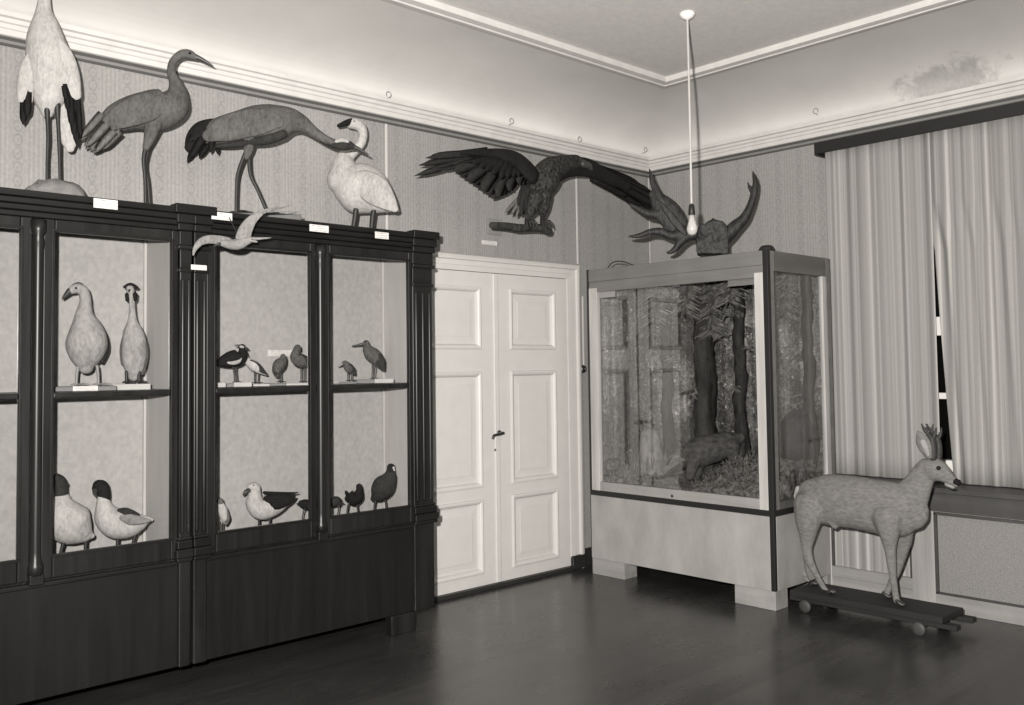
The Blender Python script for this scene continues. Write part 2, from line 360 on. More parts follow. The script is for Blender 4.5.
struct(boxes((XR-.006, XR, YL-.006, YL, .1, ZW-.05)).build('trim_7', 'seam', smooth=False))

# double door ------------------------------------------------------
DX0, DX1, DXM, DZ = 3.545, 5.005, 4.283, 2.147
d = struct(thing('door_1', (DXM, YL, 0), None, None))
fr = MB(); prof = [(0, YL), (0, YL-.03), (.045, YL-.034), (.05, YL-.024), (.092, YL-.026), (.097, YL-.04), (.112, YL-.043), (.135, YL-.036), (.14, YL-.03), (.14, YL)]
for o_, y_ in prof: fr.v += [V((DX0-o_, y_, 0)), V((DX0-o_, y_, DZ+o_*.77)), V((DX1+o_, y_, DZ+o_*.77)), V((DX1+o_, y_, 0))]
for i in range(len(prof)-1):
    for j in range(3): fr.f.append([i*4+j, i*4+j+1, i*4+j+5, i*4+j+4])
fr.build('door_frame', 'door', d, smooth=False)
boxes((DX0-.14, DX0, YL-.045, YL, 0, .16), (DX1, DX1+.145, YL-.045, YL, 0, .1)).build('plinth_block', 'skirt', d, bevel=.006)
boxes((DX0, DX1, YL-.05, YL, 0, .028)).build('threshold', 'skirt', d, bevel=.004)
def rect_sweep(b, x0, x1, z0, z1, prof):
    """mitred moulding round a rectangle on the door wall, profile (inset, y), closed by a centre field"""
    k = len(b.v)
    for ins, y in prof: b.v += [V((x0+ins, y, z0+ins)), V((x1-ins, y, z0+ins)), V((x1-ins, y, z1-ins)), V((x0+ins, y, z1-ins))]
    for i in range(len(prof)-1):
        for j in range(4): b.f.append([k+i*4+j, k+i*4+(j+1) % 4, k+i*4+4+(j+1) % 4, k+i*4+4+j])
    e = k+(len(prof)-1)*4; b.f.append([e, e+1, e+2, e+3]); return b
PV = [at(535, v_, 1, YL-.02)[2] for v_ in (562, 492, 480, 371, 349, 291)]
def leaf(x0, x1):
    lf = MB(); yf = YL-.022
    pans = [(PV[0], PV[1]), (PV[2], PV[3]), (PV[4], PV[5])]
    px0, px1 = x0+.135, x1-.135
    lf.box(x0, px0, yf, YL, .03, DZ-.004); lf.box(px1, x1, yf, YL, .03, DZ-.004)
    zs = [.03]+[q for p in pans for q in p]+[DZ-.004]
    for i in range(0, len(zs), 2): lf.box(px0, px1, yf, YL, zs[i], zs[i+1])
    o = lf.build('door_leaf', 'door', d, smooth=False)
    for z0, z1 in pans:
        rect_sweep(MB(), px0-.004, px1+.004, z0-.004, z1+.004, [(0, yf+.001), (.003, yf-.011), (.012, yf-.014), (.022, yf-.010), (.030, yf-.003), (.036, yf+.012), (.05, yf+.013), (.085, yf+.010), (.09, yf+.008)]).build('door_panel', 'door', o, smooth=False)
    return o
lL = leaf(DX0, DXM-.002); lR = leaf(DXM+.002, DX1)
boxes((DXM-.022, DXM+.022, YL-.034, YL-.018, .03, DZ-.004)).build('astragal', 'door', d, bevel=.006)
hz = at(488, 435, 1, YL-.03)[2]
h = MB(); hx = DXM+.012
h.lathe((hx, YL-.034, hz+.01), [(.017, 0), (.017, .006), (.009, .008), (.009, .045)], axis=(0, -1, 0))
h.tube([V((hx, YL-.078, hz+.01)), V((hx-.04, YL-.082, hz+.004)), V((hx-.085, YL-.08, hz-.001)), V((hx-.098, YL-.078, hz-.02))], [.010, .009, .009, .008], 10)
h.build('door_handle', 'blackmetal', d)
MB().lathe((DXM+.004-.03, YL-.033, hz-.105), [(.008, 0), (.008, .003)], 10, (0, -1, 0)).build('keyhole', 'blackmetal', d)

# window behind the curtains ---------------------------------------
w = struct(thing('window_1', (XR, (WY0+WY1)/2, WZ0), None, None))
b = boxes((XR, XR+.12, WY0, WY0+.07, WZ0, WZ1), (XR, XR+.12, WY1-.07, WY1, WZ0, WZ1), (XR, XR+.12, WY0, WY1, WZ0, WZ0+.07), (XR, XR+.12, WY0, WY1, WZ1-.07, WZ1),
          (XR-.01, XR+.1, WY0, WY1, 1.66, 1.78), (XR+.02, XR+.1, WY0, WY1, 1.255, 1.295), (XR+.02, XR+.1, 2.35, 2.41, WZ0, 1.30))
b.build('window_frame', 'white', w, bevel=.004)
boxes((XR+.07, XR+.085, WY0, WY1, WZ0, WZ1)).build('window_pane', 'night', w, smooth=False)

# thin pale cables on the papered wall
for u, v0, v1, lab in ((386, 117, 240, 'thin pale cable strip running down the wallpaper behind the swan'), (576, 165, 264, 'thin pale cable strip running down the wallpaper to the door frame corner'),
                       (582.5, 296, 370, 'thin pale cable strip running down beside the door frame to the black switch')):
    p = at(u, v0, 1, YL-.004); q = at(u, v1, 1, YL-.004)
    o = boxes((p[0]-.008, p[0]+.008, YL-.009, YL, q[2], min(p[2], 3.045))).build('cable_strip', 'seam', loc=(p[0], YL-.004, q[2]), bevel=.003)
    tag(o, lab, 'cable', 'cable strips on the door wall')
p = at(581.5, 369, 1, YL)
t = thing('light_switch', (p[0], YL, p[2]), 'round black light switch on the wall between door and display case', 'switch')
MB().lathe((p[0], YL, p[2]), [(.032, 0), (.032, .012), (.024, .03), (.02, .032)], 18, (0, -1, 0)).build('switch_body', 'blackmetal', t)
boxes((p[0]-.004, p[0]+.004, YL-.045, YL-.03, p[2]-.012, p[2]+.012)).build('knob', 'blackmetal', t, bevel=.002)

# hooks in the cove
for u, v, dd, lab in ((387, 98, .07, 'small ring hook in the cove above the swan'), (510, 124, .07, 'small hook in the cove above the spread left wing of the eagle'),
                  (578, 142, .07, 'small hook in the cove above the head of the eagle'), (644, 152, .08, 'small hook in the corner of the cove')):
    p = at(u, v, 1, YL-dd)
    o = MB(); ring = [p+V((.018*math.sin(a), -.018, .018-.018*math.cos(a))) for a in [i/10*2*pi*.85 for i in range(11)]]
    o.tube([p+V((0, .05, -.012)), p+V((0, 0, -.004))]+ring, [.003]*13, 7, k=2)
    tag(o.build('ceiling_hook', 'brass', loc=p), lab, 'hook', 'hooks in the cove')
p = at(817, 114, 0, XR-.07)
o = MB(); o.tube([p+V((.05, 0, -.012)), p+V((0, 0, -.004))]+[p+V((-.018, .018*math.sin(a), .018-.018*math.cos(a))) for a in [i/10*2*pi*.85 for i in range(11)]], [.003]*13, 7, k=2)
tag(o.build('ceiling_hook', 'brass', loc=p), 'small ring hook in the cove above the left end of the curtain rail', 'hook', 'hooks in the cove')

# ------------------------------------------------------------------ bird cabinets
CF, CBK = 4.30, 4.74        # front and back of the cabinets
def cabinet(X, sg, label, a0, a1, c0, c1, pw):
    x0, x1 = 0.0, 1.455
    def boxes(*bs): return globals()['boxes'](*[(X+sg*q[0], X+sg*q[1], *q[2:]) for q in bs])
    class MBX(MB):
        def box(s, a, b, *r): return MB.box(s, X+sg*a, X+sg*b, *r)
    t = thing('display_cabinet', (X+sg*(x0+x1)/2, (CF+CBK)/2, 0), label, 'cabinet', None)
    # carcass
    b = boxes((x0+.02, x0+.045, CF+.03, CBK, .11, 2.2), (x1-.045, x1-.02, CF+.03, CBK, .11, 2.2), (x0+.02, x1-.02, CF+.02, CBK, 2.17, 2.2),
              (x0+.02, x1-.02, CF+.02, CBK, .11, .14), (x0+.045, x1-.045, CF+.02, CBK, .59, .615), (x0+.02, x1-.02, CBK-.02, CBK, .14, 2.17))
    b.build('carcass', 'cab', t, bevel=.003)
    boxes((x0+.045, x1-.045, CBK-.032, CBK-.02, .615, 2.17)).build('backing_cloth', 'linen', t, smooth=False)
    for q in ((x0+.045, x0+.055, CF+.04, CBK-.032, .615, 2.17), (x1-.055, x1-.045, CF+.04, CBK-.032, .615, 2.17)): boxes(q).build('side_lining', 'lining', t, smooth=False)
    for q in ((x0+.056, x0+.07, CBK-.05, CBK-.032, .615, 2.17), (x1-.07, x1-.056, CBK-.05, CBK-.032, .615, 2.17)): boxes(q).build('corner_batten', 'pine', t, bevel=.003)
    boxes((x0+.055, x1-.055, CF+.03, CBK-.034, 1.385, 1.412)).build('shelf', 'cabx', t, bevel=.003)
    # plinth panel
    boxes((x0+.03, x1-.03, CF+.012, CF+.03, .11, .60)).build('base_panel', 'cabd', t, bevel=.003)
    boxes((x0+.015, x1-.015, CF-.004, CF+.03, .585, .605)).build('belt_moulding', 'cabx', t, bevel=.005)
    for fx in (x1-.30,):
        boxes((fx, fx+.17, CF+.0, CF+.06, 0, .11)).build('foot', 'cab', t, bevel=.004)
    for fx in (x0+.05, x1-.22):
        boxes((fx, fx+.17, CBK-.08, CBK-.02, 0, .11)).build('foot', 'cab', t, bevel=.004)
    # doors
    for q0, q1, s0, s1 in ((a0, a1, pw, (a1+c0)/2-.022), (c0, c1, (a1+c0)/2+.022, x0+1.315)):
        f = boxes((s0, q0, CF, CF+.03, .615, 2.17), (q1, s1, CF, CF+.03, .615, 2.17), (q0, q1, CF, CF+.03, .615, .714), (q0, q1, CF, CF+.03, 2.116, 2.17),
                  (q0, q1, CF+.004, CF+.026, 1.387, 1.412))
        o = f.build('door', 'cab', t, bevel=.006)
        boxes((q0-.008, q1+.008, CF+.018, CF+.021, .712, 2.115)).build('glass_pane', 'glass', o, smooth=False)
        i = MBX()
        for r in ((q0-.012, q0, .714, 2.116), (q1, q1+.012, .714, 2.116), (q0-.012, q1+.012, .702, .714), (q0-.012, q1+.012, 2.116, 2.128)): i.box(r[0], r[1], CF-.003, CF, r[2], r[3])
        i.build('bead', 'cabx', o, bevel=.003)
    # central half column and corner pilasters
    cm = (a1+c0)/2
    k = MB().lathe((X+sg*cm, CF-.004, .64), [(.032, 0), (.032, .04), (.024, .06), (.022, .1), (.022, 1.38), (.026, 1.42), (.022, 1.45), (.032, 1.47), (.032, 1.52)], 18)
    boxes((cm-.03, cm+.03, CF-.03, CF+.03, .60, .645)).build('column_base', 'cabx', t, bevel=.006)
    k.build('column', 'cab', t)
    for px0, px1 in ((x0, pw), (x1-.145, x1)):
        b = boxes((px0, px1, CF-.012, CF+.05, .11, 2.2))
        b.build('pilaster', 'cab', t, bevel=.008)
        fl = MB(); n = 2 if px1-px0 < .1 else 3
        for q in range(n):
            fx = X+sg*(px0+(px1-px0)*(q+.5)/n)
            fl.tube([V((fx, CF-.012, .74)), V((fx, CF-.012, 1.93))], [.011, .011], 10)
        fl.build('fluting', 'cab', t)
        b = MBX()
        for z0, z1, e in ((1.97, 1.99, .006), (1.99, 2.08, .0), (2.08, 2.10, .012), (2.10, 2.17, .004), (2.17, 2.205, .014), (2.205, 2.25, .022), (2.25, 2.296, .034)):
            b.box(px0-e*.3, px1+e, CF-.014-e, CF+.03, z0, z1)
        b.build('capital', 'cabx', t, bevel=.006)
        b = MBX()
        for z0, z1, e in ((.60, .62, .014), (.62, .66, .02), (.66, .70, .012), (.70, .715, .006)): b.box(px0-e*.2, px1+e, CF-.014-e, CF+.03, z0, z1)
        b.build('pilaster_base', 'cabx', t, bevel=.006)
    b = MBX()
    for z0, z1, e in ((2.17, 2.195, .006), (2.195, 2.222, .016), (2.222, 2.25, .028), (2.25, 2.28, .04)): b.box(x0, x1, CF-e, CBK, z0, z1)
    b.build('cornice', 'cabx', t, bevel=.006)
    return t
cabinet(1.917, 1, 'tall dark glazed cabinet nearest the white door, with gull and coot', .121, .643, .764, 1.292, .07)
cabinet(1.907, -1, 'tall dark glazed cabinet at the left edge, with goose and dark headed ducks', .094, .614, .752, 1.26, .06)

# ------------------------------------------------------------------ figures placed on real planes
class Fig:
    """a mounted animal: a vertical plane through its foot point; silhouette points are given as sight lines onto it"""
    def __init__(s, u, v, ax, val, base, yaw=0, normal=None):
        p = at(u, v, ax, val); s.o = V((p[0], p[1], base)); s.base = base
        n = V((CAM[0]-p[0], CAM[1]-p[1], 0)).normalized() if normal is None else V(normal)
        s.n = Matrix.Rotation(yaw, 3, 'Z') @ n
        s.sc = (s.o-CAM).dot(_f)/F
    def pt(s, u, v, off=0):
        d_ = ray(u, v); return CAM+d_*(((s.o+s.n*off-CAM).dot(s.n))/d_.dot(s.n))
    def gp(s, u, v, off=0, dz=0):
        p = s.pt(u, v, off); return V((p[0], p[1], s.base+dz))
    def loft(s, b, rows, w=1.0, n=16, k=5, off=0):
        b.tube([s.pt(r[0], r[1], off+(r[3] if len(r) > 3 else 0)) for r in rows], [r[2]*s.sc for r in rows], n, s.n, w, k); return b
    def feathers(s, b, rows, th=.004):
        for u0, v0, u1, v1, w0, w1, of in rows: b.blade(s.pt(u0, v0, of), s.pt(u1, v1, of+.01), w0*s.sc, w1*s.sc, s.n, th)
        return b
def bird_leg(fg, t, pts, r, off, mat='leg', thigh=None, toes=3, toe=.05, facing=None):
    """pts: px joints down to the foot; the foot lies on the base plane"""
    P = [fg.pt(u, v, off) for u, v in pts[:-1]]; foot = fg.gp(*pts[-1], off, .006)
    P.append(V((foot[0], foot[1], fg.base+.008)))
    b = MB(); R = [r*1.25]+[r]*(len(P)-1)
    for i in range(1, len(P)-1): R[i] = r*(1.15 if i % 2 else 1)
    b.tube(P, R, 9, k=4)
    side = V((0, 0, 1)).cross(fg.n).normalized(); dr = (side*(facing or 1)+fg.n*.35).normalized()
    for a in [(-.6+1.2*i/max(1, toes-1)) for i in range(toes)]+[pi]:
        q = Matrix.Rotation(a, 3, 'Z') @ dr; L = toe*(.45 if a == pi else 1)
        b.tube([foot, foot+q*L*.5+V((0, 0, r*.6)), foot+q*L], [r*.9, r*.8, r*.45], 7, k=2)
    return b.build('leg', mat, t)
def eye(fg, t, u, v, r, off, name='eye'):
    return MB().ball(fg.pt(u, v, off), r).build(name, 'eye', t)

TOP = 2.28
# --- stork -----------------------------------------------------------
fg = Fig(56, 180, 1, 4.52, TOP)
t = thing('stork', fg.o, 'white stork with black wing tips on a stone, leftmost on the cabinets', 'stuffed bird', 'stuffed birds on top of the cabinets')
b = MB(); fg.loft(b, [(45, -22, 4.5), (45, -8, 5), (44, 10, 7.5), (45, 24, 13), (46, 40, 18), (49, 60, 21), (50, 84, 19), (48, 103, 13), (47, 113, 6)], .85)
b.build('body', 'fwhite', t)
b = MB(); fg.loft(b, [(58, 42, 5), (64, 56, 9), (69, 75, 10), (73, 95, 8)], .5, off=.05); b.build('wing', 'fwhite', t)
b = MB(); fg.loft(b, [(33, 52, 4), (29, 66, 7), (26, 82, 8), (25, 100, 7)], .5, off=.03); b.build('wing', 'fwhite', t)
b = MB(); fg.feathers(b, [(66, 84, 68, 112, 3, 3, .065), (69, 84, 72, 128, 3.5, 4, .06), (73, 88, 77, 147, 3.5, 4, .055), (76, 86, 80, 138, 3, 4, .05), (70, 86, 75, 140, 3, 4, .058), (64, 86, 66, 100, 2.5, 2.5, .07)], .006); o = b.build('wing_feathers', 'fblack', t); o['label'] = 'black flight feathers of the wing'
b = MB(); fg.feathers(b, [(25, 88, 23, 125, 3.5, 4, .035), (28, 88, 27, 118, 3.5, 4, .04)], .006); o = b.build('wing_feathers', 'fblack', t); o['label'] = 'black flight feathers of the wing'
b = MB(); fg.loft(b, [(62, 104, 9), (66, 122, 9), (69, 140, 8), (70, 149, 4)], .5, off=-.02); b.build('tail', 'fwhite', t)
b = MB(); fg.loft(b, [(47, -26, 6, .01), (40, -27, 6, .03)], .9); b.build('head', 'fwhite', t)
b = MB(); fg.loft(b, [(38, -26, 3, .03), (24, -21, 2, .06), (8, -14, .6, .09)], 1, 10); b.build('bill', 'billpale', t)
for pts in ([(47, 106), (47.5, 122), (48, 140), (47, 162), (47, 182)], [(57, 104), (58, 122), (59, 142), (59.5, 162), (60, 182)]):
    P = [fg.pt(u, v, .02) for u, v in pts]; b = MB(); b.tube(P, [.016, .009, .0085, .0065, .007], 9)
    for a in (-.7, 0, .7): b.tube([P[-1], P[-1]+(Matrix.Rotation(a, 3, 'Z') @ fg.n)*.06-V((0, 0, .02))], [.007, .004], 7, k=2)
    b.build('leg', 'leg', t)
b = MB(); mp = fg.gp(57, 186, .01); b.ball(mp+V((0, 0, .035)), .095, 1.35, 1.1, .75, 20); b.ball(mp+V((-.06, 0, .03)), .07, 1.1, 1.1, .8, 16)
b.v = [V((p[0]+.006*math.sin(p[2]*70+p[0]*55), p[1], max(p[2]+.008*math.sin(p[0]*60)*math.cos(p[1]*50), TOP))) for p in b.v]
b.build('stone_base', 'stone', t)

# --- upright crane ---------------------------------------------------
fg = Fig(147, 204, 1, 4.5, TOP)
t = thing('crane', fg.o, 'grey crane standing upright with its neck raised, between stork and bowing crane', 'stuffed bird', 'stuffed birds on top of the cabinets')
b = MB(); fg.loft(b, [(104, 127, 8), (116, 119, 14), (133, 113, 17.5), (150, 111, 20.5), (164, 108, 20), (173, 103, 17), (177, 93, 10.5), (175.5, 83, 6.6), (171.5, 73, 4.4), (172, 64, 3.8), (176.5, 57.5, 3.9), (183, 54, 4.6), (190, 54.5, 4.6), (196, 57.5, 2.6)], [.6, .7, .75, .8, .8, .8, .85, .9, 1, 1, 1, .85, .8, .9], 18)
b.build('body', 'fcrane', t)
b = MB(); fg.loft(b, [(163, 103, 7), (150, 106, 14), (132, 112, 14), (115, 120, 10), (104, 128, 5)], .2, off=.072); b.build('wing', 'fcrane', t)
b = MB(); fg.loft(b, [(163, 103, 7), (150, 106, 14), (132, 112, 14), (115, 120, 10), (104, 128, 5)], .2, off=-.072); b.build('wing', 'fcrane', t)
b = MB()
for i in range(26):
    q = i/25; tu = 81+22*q+random.uniform(-2, 2); tv = 139+(14 if q < .55 else 14-16*(q-.55))*min(1, q*2.2)+random.uniform(-2, 3)
    fg.feathers(b, [(tu+22-6*q, tv-24+6*q, tu, tv, 4.5, 3.2, random.uniform(-.06, .1))], .005)
fg.loft(b, [(113, 121, 11), (103, 130, 12), (96, 138, 9)], .6); b.build('tail', 'fgrey', t)
b = MB(); fg.loft(b, [(196, 56.5, 2.6), (205, 61, 1.8), (213, 66, .6)], 1, 10); b.build('bill', 'bill', t)
eye(fg, t, 190, 53, .007, .022)
b = MB(); fg.loft(b, [(153, 124, 9), (149.5, 138, 5.5), (146, 148, 3.5)], .9, 12, off=.03); b.build('thigh', 'fcrane', t)
bird_leg(fg, t, [(147, 142), (143.5, 159), (145, 180), (145.5, 206)], .0085, .03, toe=.09)
bird_leg(fg, t, [(152, 138), (145.5, 162), (148, 184), (150, 206)], .008, -.03, toe=.09)

# --- bowing crane ----------------------------------------------------
fg = Fig(245, 212, 1, 4.5, TOP+.035)
t = thing('crane', (fg.o[0], fg.o[1], TOP), 'grey crane bowing with its neck stretched low towards the swan', 'stuffed bird', 'stuffed birds on top of the cabinets')
b = MB(); fg.loft(b, [(206, 134, 10), (220, 131, 14), (240, 128, 17.5), (258, 125, 20), (275, 123, 19), (290, 121, 14), (302, 124, 9), (312, 131, 6), (325, 139.5, 4.8), (334, 143.5, 4.4)], [.65, .7, .75, .8, .8, .8, .85, .9, 1, 1], 18)
b.build('body', 'fcrane', t)
b = MB(); fg.loft(b, [(278, 121, 7), (262, 121, 13), (240, 125, 14), (222, 130, 12), (208, 136, 6)], .2, off=.072); b.build('wing', 'fcrane', t)
b = MB(); fg.loft(b, [(278, 121, 7), (262, 121, 13), (240, 125, 14), (222, 130, 12), (208, 136, 6)], .2, off=-.072); b.build('wing', 'fcrane', t)
b = MB(); fg.loft(b, [(283, 134, 5), (268, 139, 5.5), (250, 142, 4), (230, 145, 3), (216, 146, 2)], .9, off=.045); o = b.build('flank', 'fdark', t); o['label'] = 'darker underside plumage'
b = MB(); tips = [(187, 163, 3.5), (190, 158, 3.5), (196, 154, 3), (199, 159, 2.5), (204, 156, 2.5), (210, 153, 2.5), (218, 155, 2), (186, 150, 4), (188, 142, 4)]
for i, (tu, tv, wd) in enumerate(tips):
    ru = 207+(tu-187)*.3; fg.feathers(b, [(ru, 126+(i % 4)*4, tu, tv, wd+1.5, wd, random.uniform(-.03, .09))], .005)
fg.loft(b, [(214, 128, 10), (203, 132, 11), (195, 139, 9), (190, 148, 5.5)], .6); b.build('tail', 'fblack', t)
b = MB(); fg.loft(b, [(322, 138, 4.9), (333, 143.5, 4.8), (341, 145, 5.6), (348, 145.2, 5.2), (353, 146.5, 3.2)], .9, 14); o = b.build('head', 'fdark', t); o['label'] = 'dark head and upper neck'
b = MB(); fg.loft(b, [(336, 141.5, 1.6), (342, 140, 2.2), (348, 141.5, 1.5)], .6, 10, off=.028); o = b.build('cheek_patch', 'fpale', t); o['label'] = 'pale stripe behind the eye'
b = MB(); fg.loft(b, [(352, 146, 2.8), (360, 149.5, 1.7), (368.5, 154.5, .6)], 1, 10); b.build('bill', 'bill', t)
eye(fg, t, 349, 143.5, .007, .024)
b = MB(); fg.loft(b, [(249, 138, 8), (248.5, 149, 5), (246.5, 157, 3.2)], .9, 12, off=.03); b.build('thigh', 'fcrane', t)
bird_leg(fg, t, [(246.5, 150), (238, 173), (236.5, 190), (236, 214)], .0085, .03, toe=.09)
bird_leg(fg, t, [(249, 150), (250, 173), (258, 191), (268, 211)], .0085, .0, toe=.09)
p0 = fg.pt(212, 216, .14); sd = V((0, 0, 1)).cross(fg.n).normalized(); L = (fg.pt(302, 222, .14)-p0).length
c = fg.gp(257, 218, .0); b = MB(); b.obox((c[0], c[1], TOP+.0165), sd*L*.5, fg.n*.10, V((0, 0, .0165))); b.build('base', 'base', t, bevel=.003)

# --- swan ------------------------------------------------------------
fg = Fig(363, 226, 1, 4.52, TOP)
t = thing('swan', fg.o, 'white swan with a raised neck and black bill at the right end of the cabinets', 'stuffed bird', 'stuffed birds on top of the cabinets')
b = MB(); fg.loft(b, [(340, 179, 15), (346, 182, 20.5), (357, 187, 26), (369, 192, 25), (381, 199, 17.5), (391, 205.5, 9), (397, 210.5, 3)], [.95, .9, .85, .8, .8, .8, .7], 20)
fg.loft(b, [(345, 178, 18, -.01), (344, 166, 13, -.01), (347, 156, 8.5, -.02), (356, 149, 5.4, -.01), (361.5, 142, 4.7), (363, 134, 4.7), (361, 127.5, 5.2, .01), (355.5, 124, 5.8, .02), (350, 124, 5, .03)], 1, 16)
b.build('body', 'fwhite', t, remesh=.008, sm_iter=4)
b = MB(); fg.loft(b, [(353, 176, 4), (362, 180, 11), (375, 190, 15), (387, 201, 10), (395, 209, 3.5)], .22, off=.112); o = b.build('wing', 'fpale', t); o['label'] = 'folded pale grey wing'
b = MB(); fg.feathers(b, [(376, 192, 397, 212, 6, 3, .06), (378, 190, 395, 208, 6, 4, .03), (380, 200, 391, 212, 5, 3, .05), (380, 198, 388, 213, 4, 3, .0)], .006); b.build('tail', 'fpale', t)
b = MB(); fg.loft(b, [(351.5, 122.5, 4.4, .03), (346, 123.2, 3.2, .05), (338.5, 125.8, 1.8, .07)], [.9, 1, 1.1], 12); o = b.build('bill', 'fblack', t); o['label'] = 'black bill and face'
eye(fg, t, 354, 121.5, .006, .05)
bird_leg(fg, t, [(356, 209), (355, 218), (352.5, 228)], .0135, .05, toe=.1, facing=-1)
bird_leg(fg, t, [(374, 208), (372.5, 218), (371, 229)], .0135, .03, toe=.1, facing=-1)

# --- tern in flight, fixed to the front of the cabinet ----------------
fg = Fig(238, 243, 1, 4.13, 2.1)
t = thing('tern', fg.pt(238, 243), 'small white tern flying with spread wings in front of the cabinet cornice', 'stuffed bird')
b = MB(); fg.loft(b, [(220.5, 243, 2.6, .05), (224, 243.5, 3.6, .045), (231, 244.5, 5, .02), (239, 244, 5.5), (247, 241, 4), (254, 239, 2.2)], .9, 14)
b.build('body', 'ftern', t)
def wing(rows, name='wing', mat='ftern', off=.0, w=.16):
    b_ = MB(); fg.loft(b_, rows, w, 14, off=off); return b_.build(name, mat, t)
wing([(229, 242, 4.5, .02), (219, 240, 4.6, .05), (208, 239.5, 4.2, .09), (200, 242.5, 3.4, .12), (195, 249, 2, .14), (193.2, 255, .7, .15)], w=.3)
wing([(243, 238, 7.5, .0), (246, 229, 6.8, -.02), (252, 220, 5, -.04), (261, 213, 2.8, -.05), (268, 210, 1.6, -.05)], w=.22)
b = MB(); fg.feathers(b, [(262, 213, 294, 204.5, 1.0, .5, -.045), (262, 213.5, 280, 206, 1.3, .7, -.045), (266, 212, 292, 211.5, .6, .4, -.04)], .002); b.build('wing_tip', 'ftern', t)
b = MB(); fg.feathers(b, [(249, 239, 272, 237.8, 2, .8, 0), (249, 240, 258, 242, 2, 1.2, .01)], .003); b.build('tail', 'ftern', t)
b = MB(); fg.loft(b, [(220, 243.5, 1.8, .055), (214, 246, .5, .07)], 1, 8); b.build('bill', 'bill', t)
p = fg.pt(240, 240, 0); b = MB(); b.tube([p, V((p[0]+.01, CF-.03, 2.265))], [.003, .003], 7); b.build('mounting_wire', 'blackmetal', t)

# --- eagle with spread wings on its branch ----------------------------
fg = Fig(540, 200, 1, 4.43, 2.0, normal=(0, -1, 0))
wl = YL
t = thing('eagle', V((fg.pt(540, 228)[0], YL, fg.pt(540, 228)[2])), 'dark eagle with spread wings perched on a branch above the door', 'stuffed bird')
b = MB(); fg.loft(b, [(530, 210, 4), (534, 201, 8), (539, 191, 13), (545, 179, 16), (551, 171, 14.5), (560, 166, 11), (568, 163, 8.5), (576, 162, 7.5), (582, 164, 5)], [.8, .8, .8, .85, .85, .85, .9, .9, .9], 18)
b.build('body', 'fspeck', t)
b = MB(); fg.loft(b, [(583, 163.5, 4, .05), (589, 166, 3.3, .06), (592, 170, 1.2, .06)], .8, 10); b.build('bill', 'bill', t)
eye(fg, t, 577, 160, .008, .085)
# left wing
b = MB(); fg.loft(b, [(533, 176, 9), (526, 168, 9), (517, 160, 8), (506, 155.5, 6.5), (494, 153, 4.5), (478, 152.5, 3), (460, 152.5, 1.8)], .45, 14, off=.03)
o = b.build('wing', 'feagle', t)
fr_ = [(488, 151, 425, 158, 4, 3), (486, 152.5, 418, 165.5, 4, 3), (488, 153.5, 414, 176, 4, 3.2), (480, 153, 432, 154.5, 3.5, 2.5), (490, 154.5, 432, 168.5, 3.5, 2), (494, 155, 440, 171, 3.5, 2), (496, 155, 453, 171, 5.5, 5.5), (499, 156, 462, 178, 6, 6), (502, 157, 471, 184, 6.2, 6.2), (505, 158, 481, 191.5, 6.5, 6.5), (509, 160, 492, 199, 6.5, 6.5), (513, 162, 501, 195.5, 6, 6.2), (518, 165, 508, 191, 5.5, 5.8), (522, 168, 514, 184, 5, 5), (526, 171, 522, 184, 5, 5)]
b = MB()
for i, q in enumerate(fr_):
    if i < 6: fg.feathers(b, [(*q, -.01-.004*(i % 3))], .004)
sec = fr_[6:]
for i in range(len(sec)*2-1):
    q = sec[i//2] if i % 2 == 0 else [(x_+y_)/2 for x_, y_ in zip(sec[i//2], sec[i//2+1])]
    of = -.012-.004*(i % 3); b.blade(fg.pt(q[0], q[1], of), fg.pt(q[2], q[3], of+.01), q[4]*fg.sc*.95, q[5]*fg.sc*1.05, fg.n, .0025, tip=.86)
b.build('flight_feathers', 'fdark', o)
b = MB()
for i, q in enumerate(fr_[5:]): fg.feathers(b, [(q[0], q[1], q[0]+(q[2]-q[0])*.55, q[1]+(q[3]-q[1])*.5, q[4]*.9, q[5]*.8, .012)], .004)
b.build('covert_feathers', 'feagle', o)
# right wing, reaching forward and away
b = MB(); fg.loft(b, [(556, 172, 11), (567, 167, 11), (580, 166.5, 10.5), (592, 169, 10), (602, 174.5, 8), (614, 180.5, 7), (628, 187, 5)], .45, 14, off=-.02)
o = b.build('wing', 'feagle', t)
b = MB()
for i, q in enumerate([(600, 169, 640, 184, 5, 5), (603, 172, 652, 192, 5, 5), (605, 175, 661, 201, 5, 5), (607, 178, 666, 211, 5, 5), (605, 180, 660, 215, 5, 5), (602, 181, 650, 212, 5, 5), (598, 180, 640, 206, 5, 5), (594, 179, 628, 197, 5, 5), (590, 178, 618, 190, 4, 4)]):
    fg.feathers(b, [(*q, -.05+.006*(i % 4))], .004)
b.build('flight_feathers', 'feagle', o)
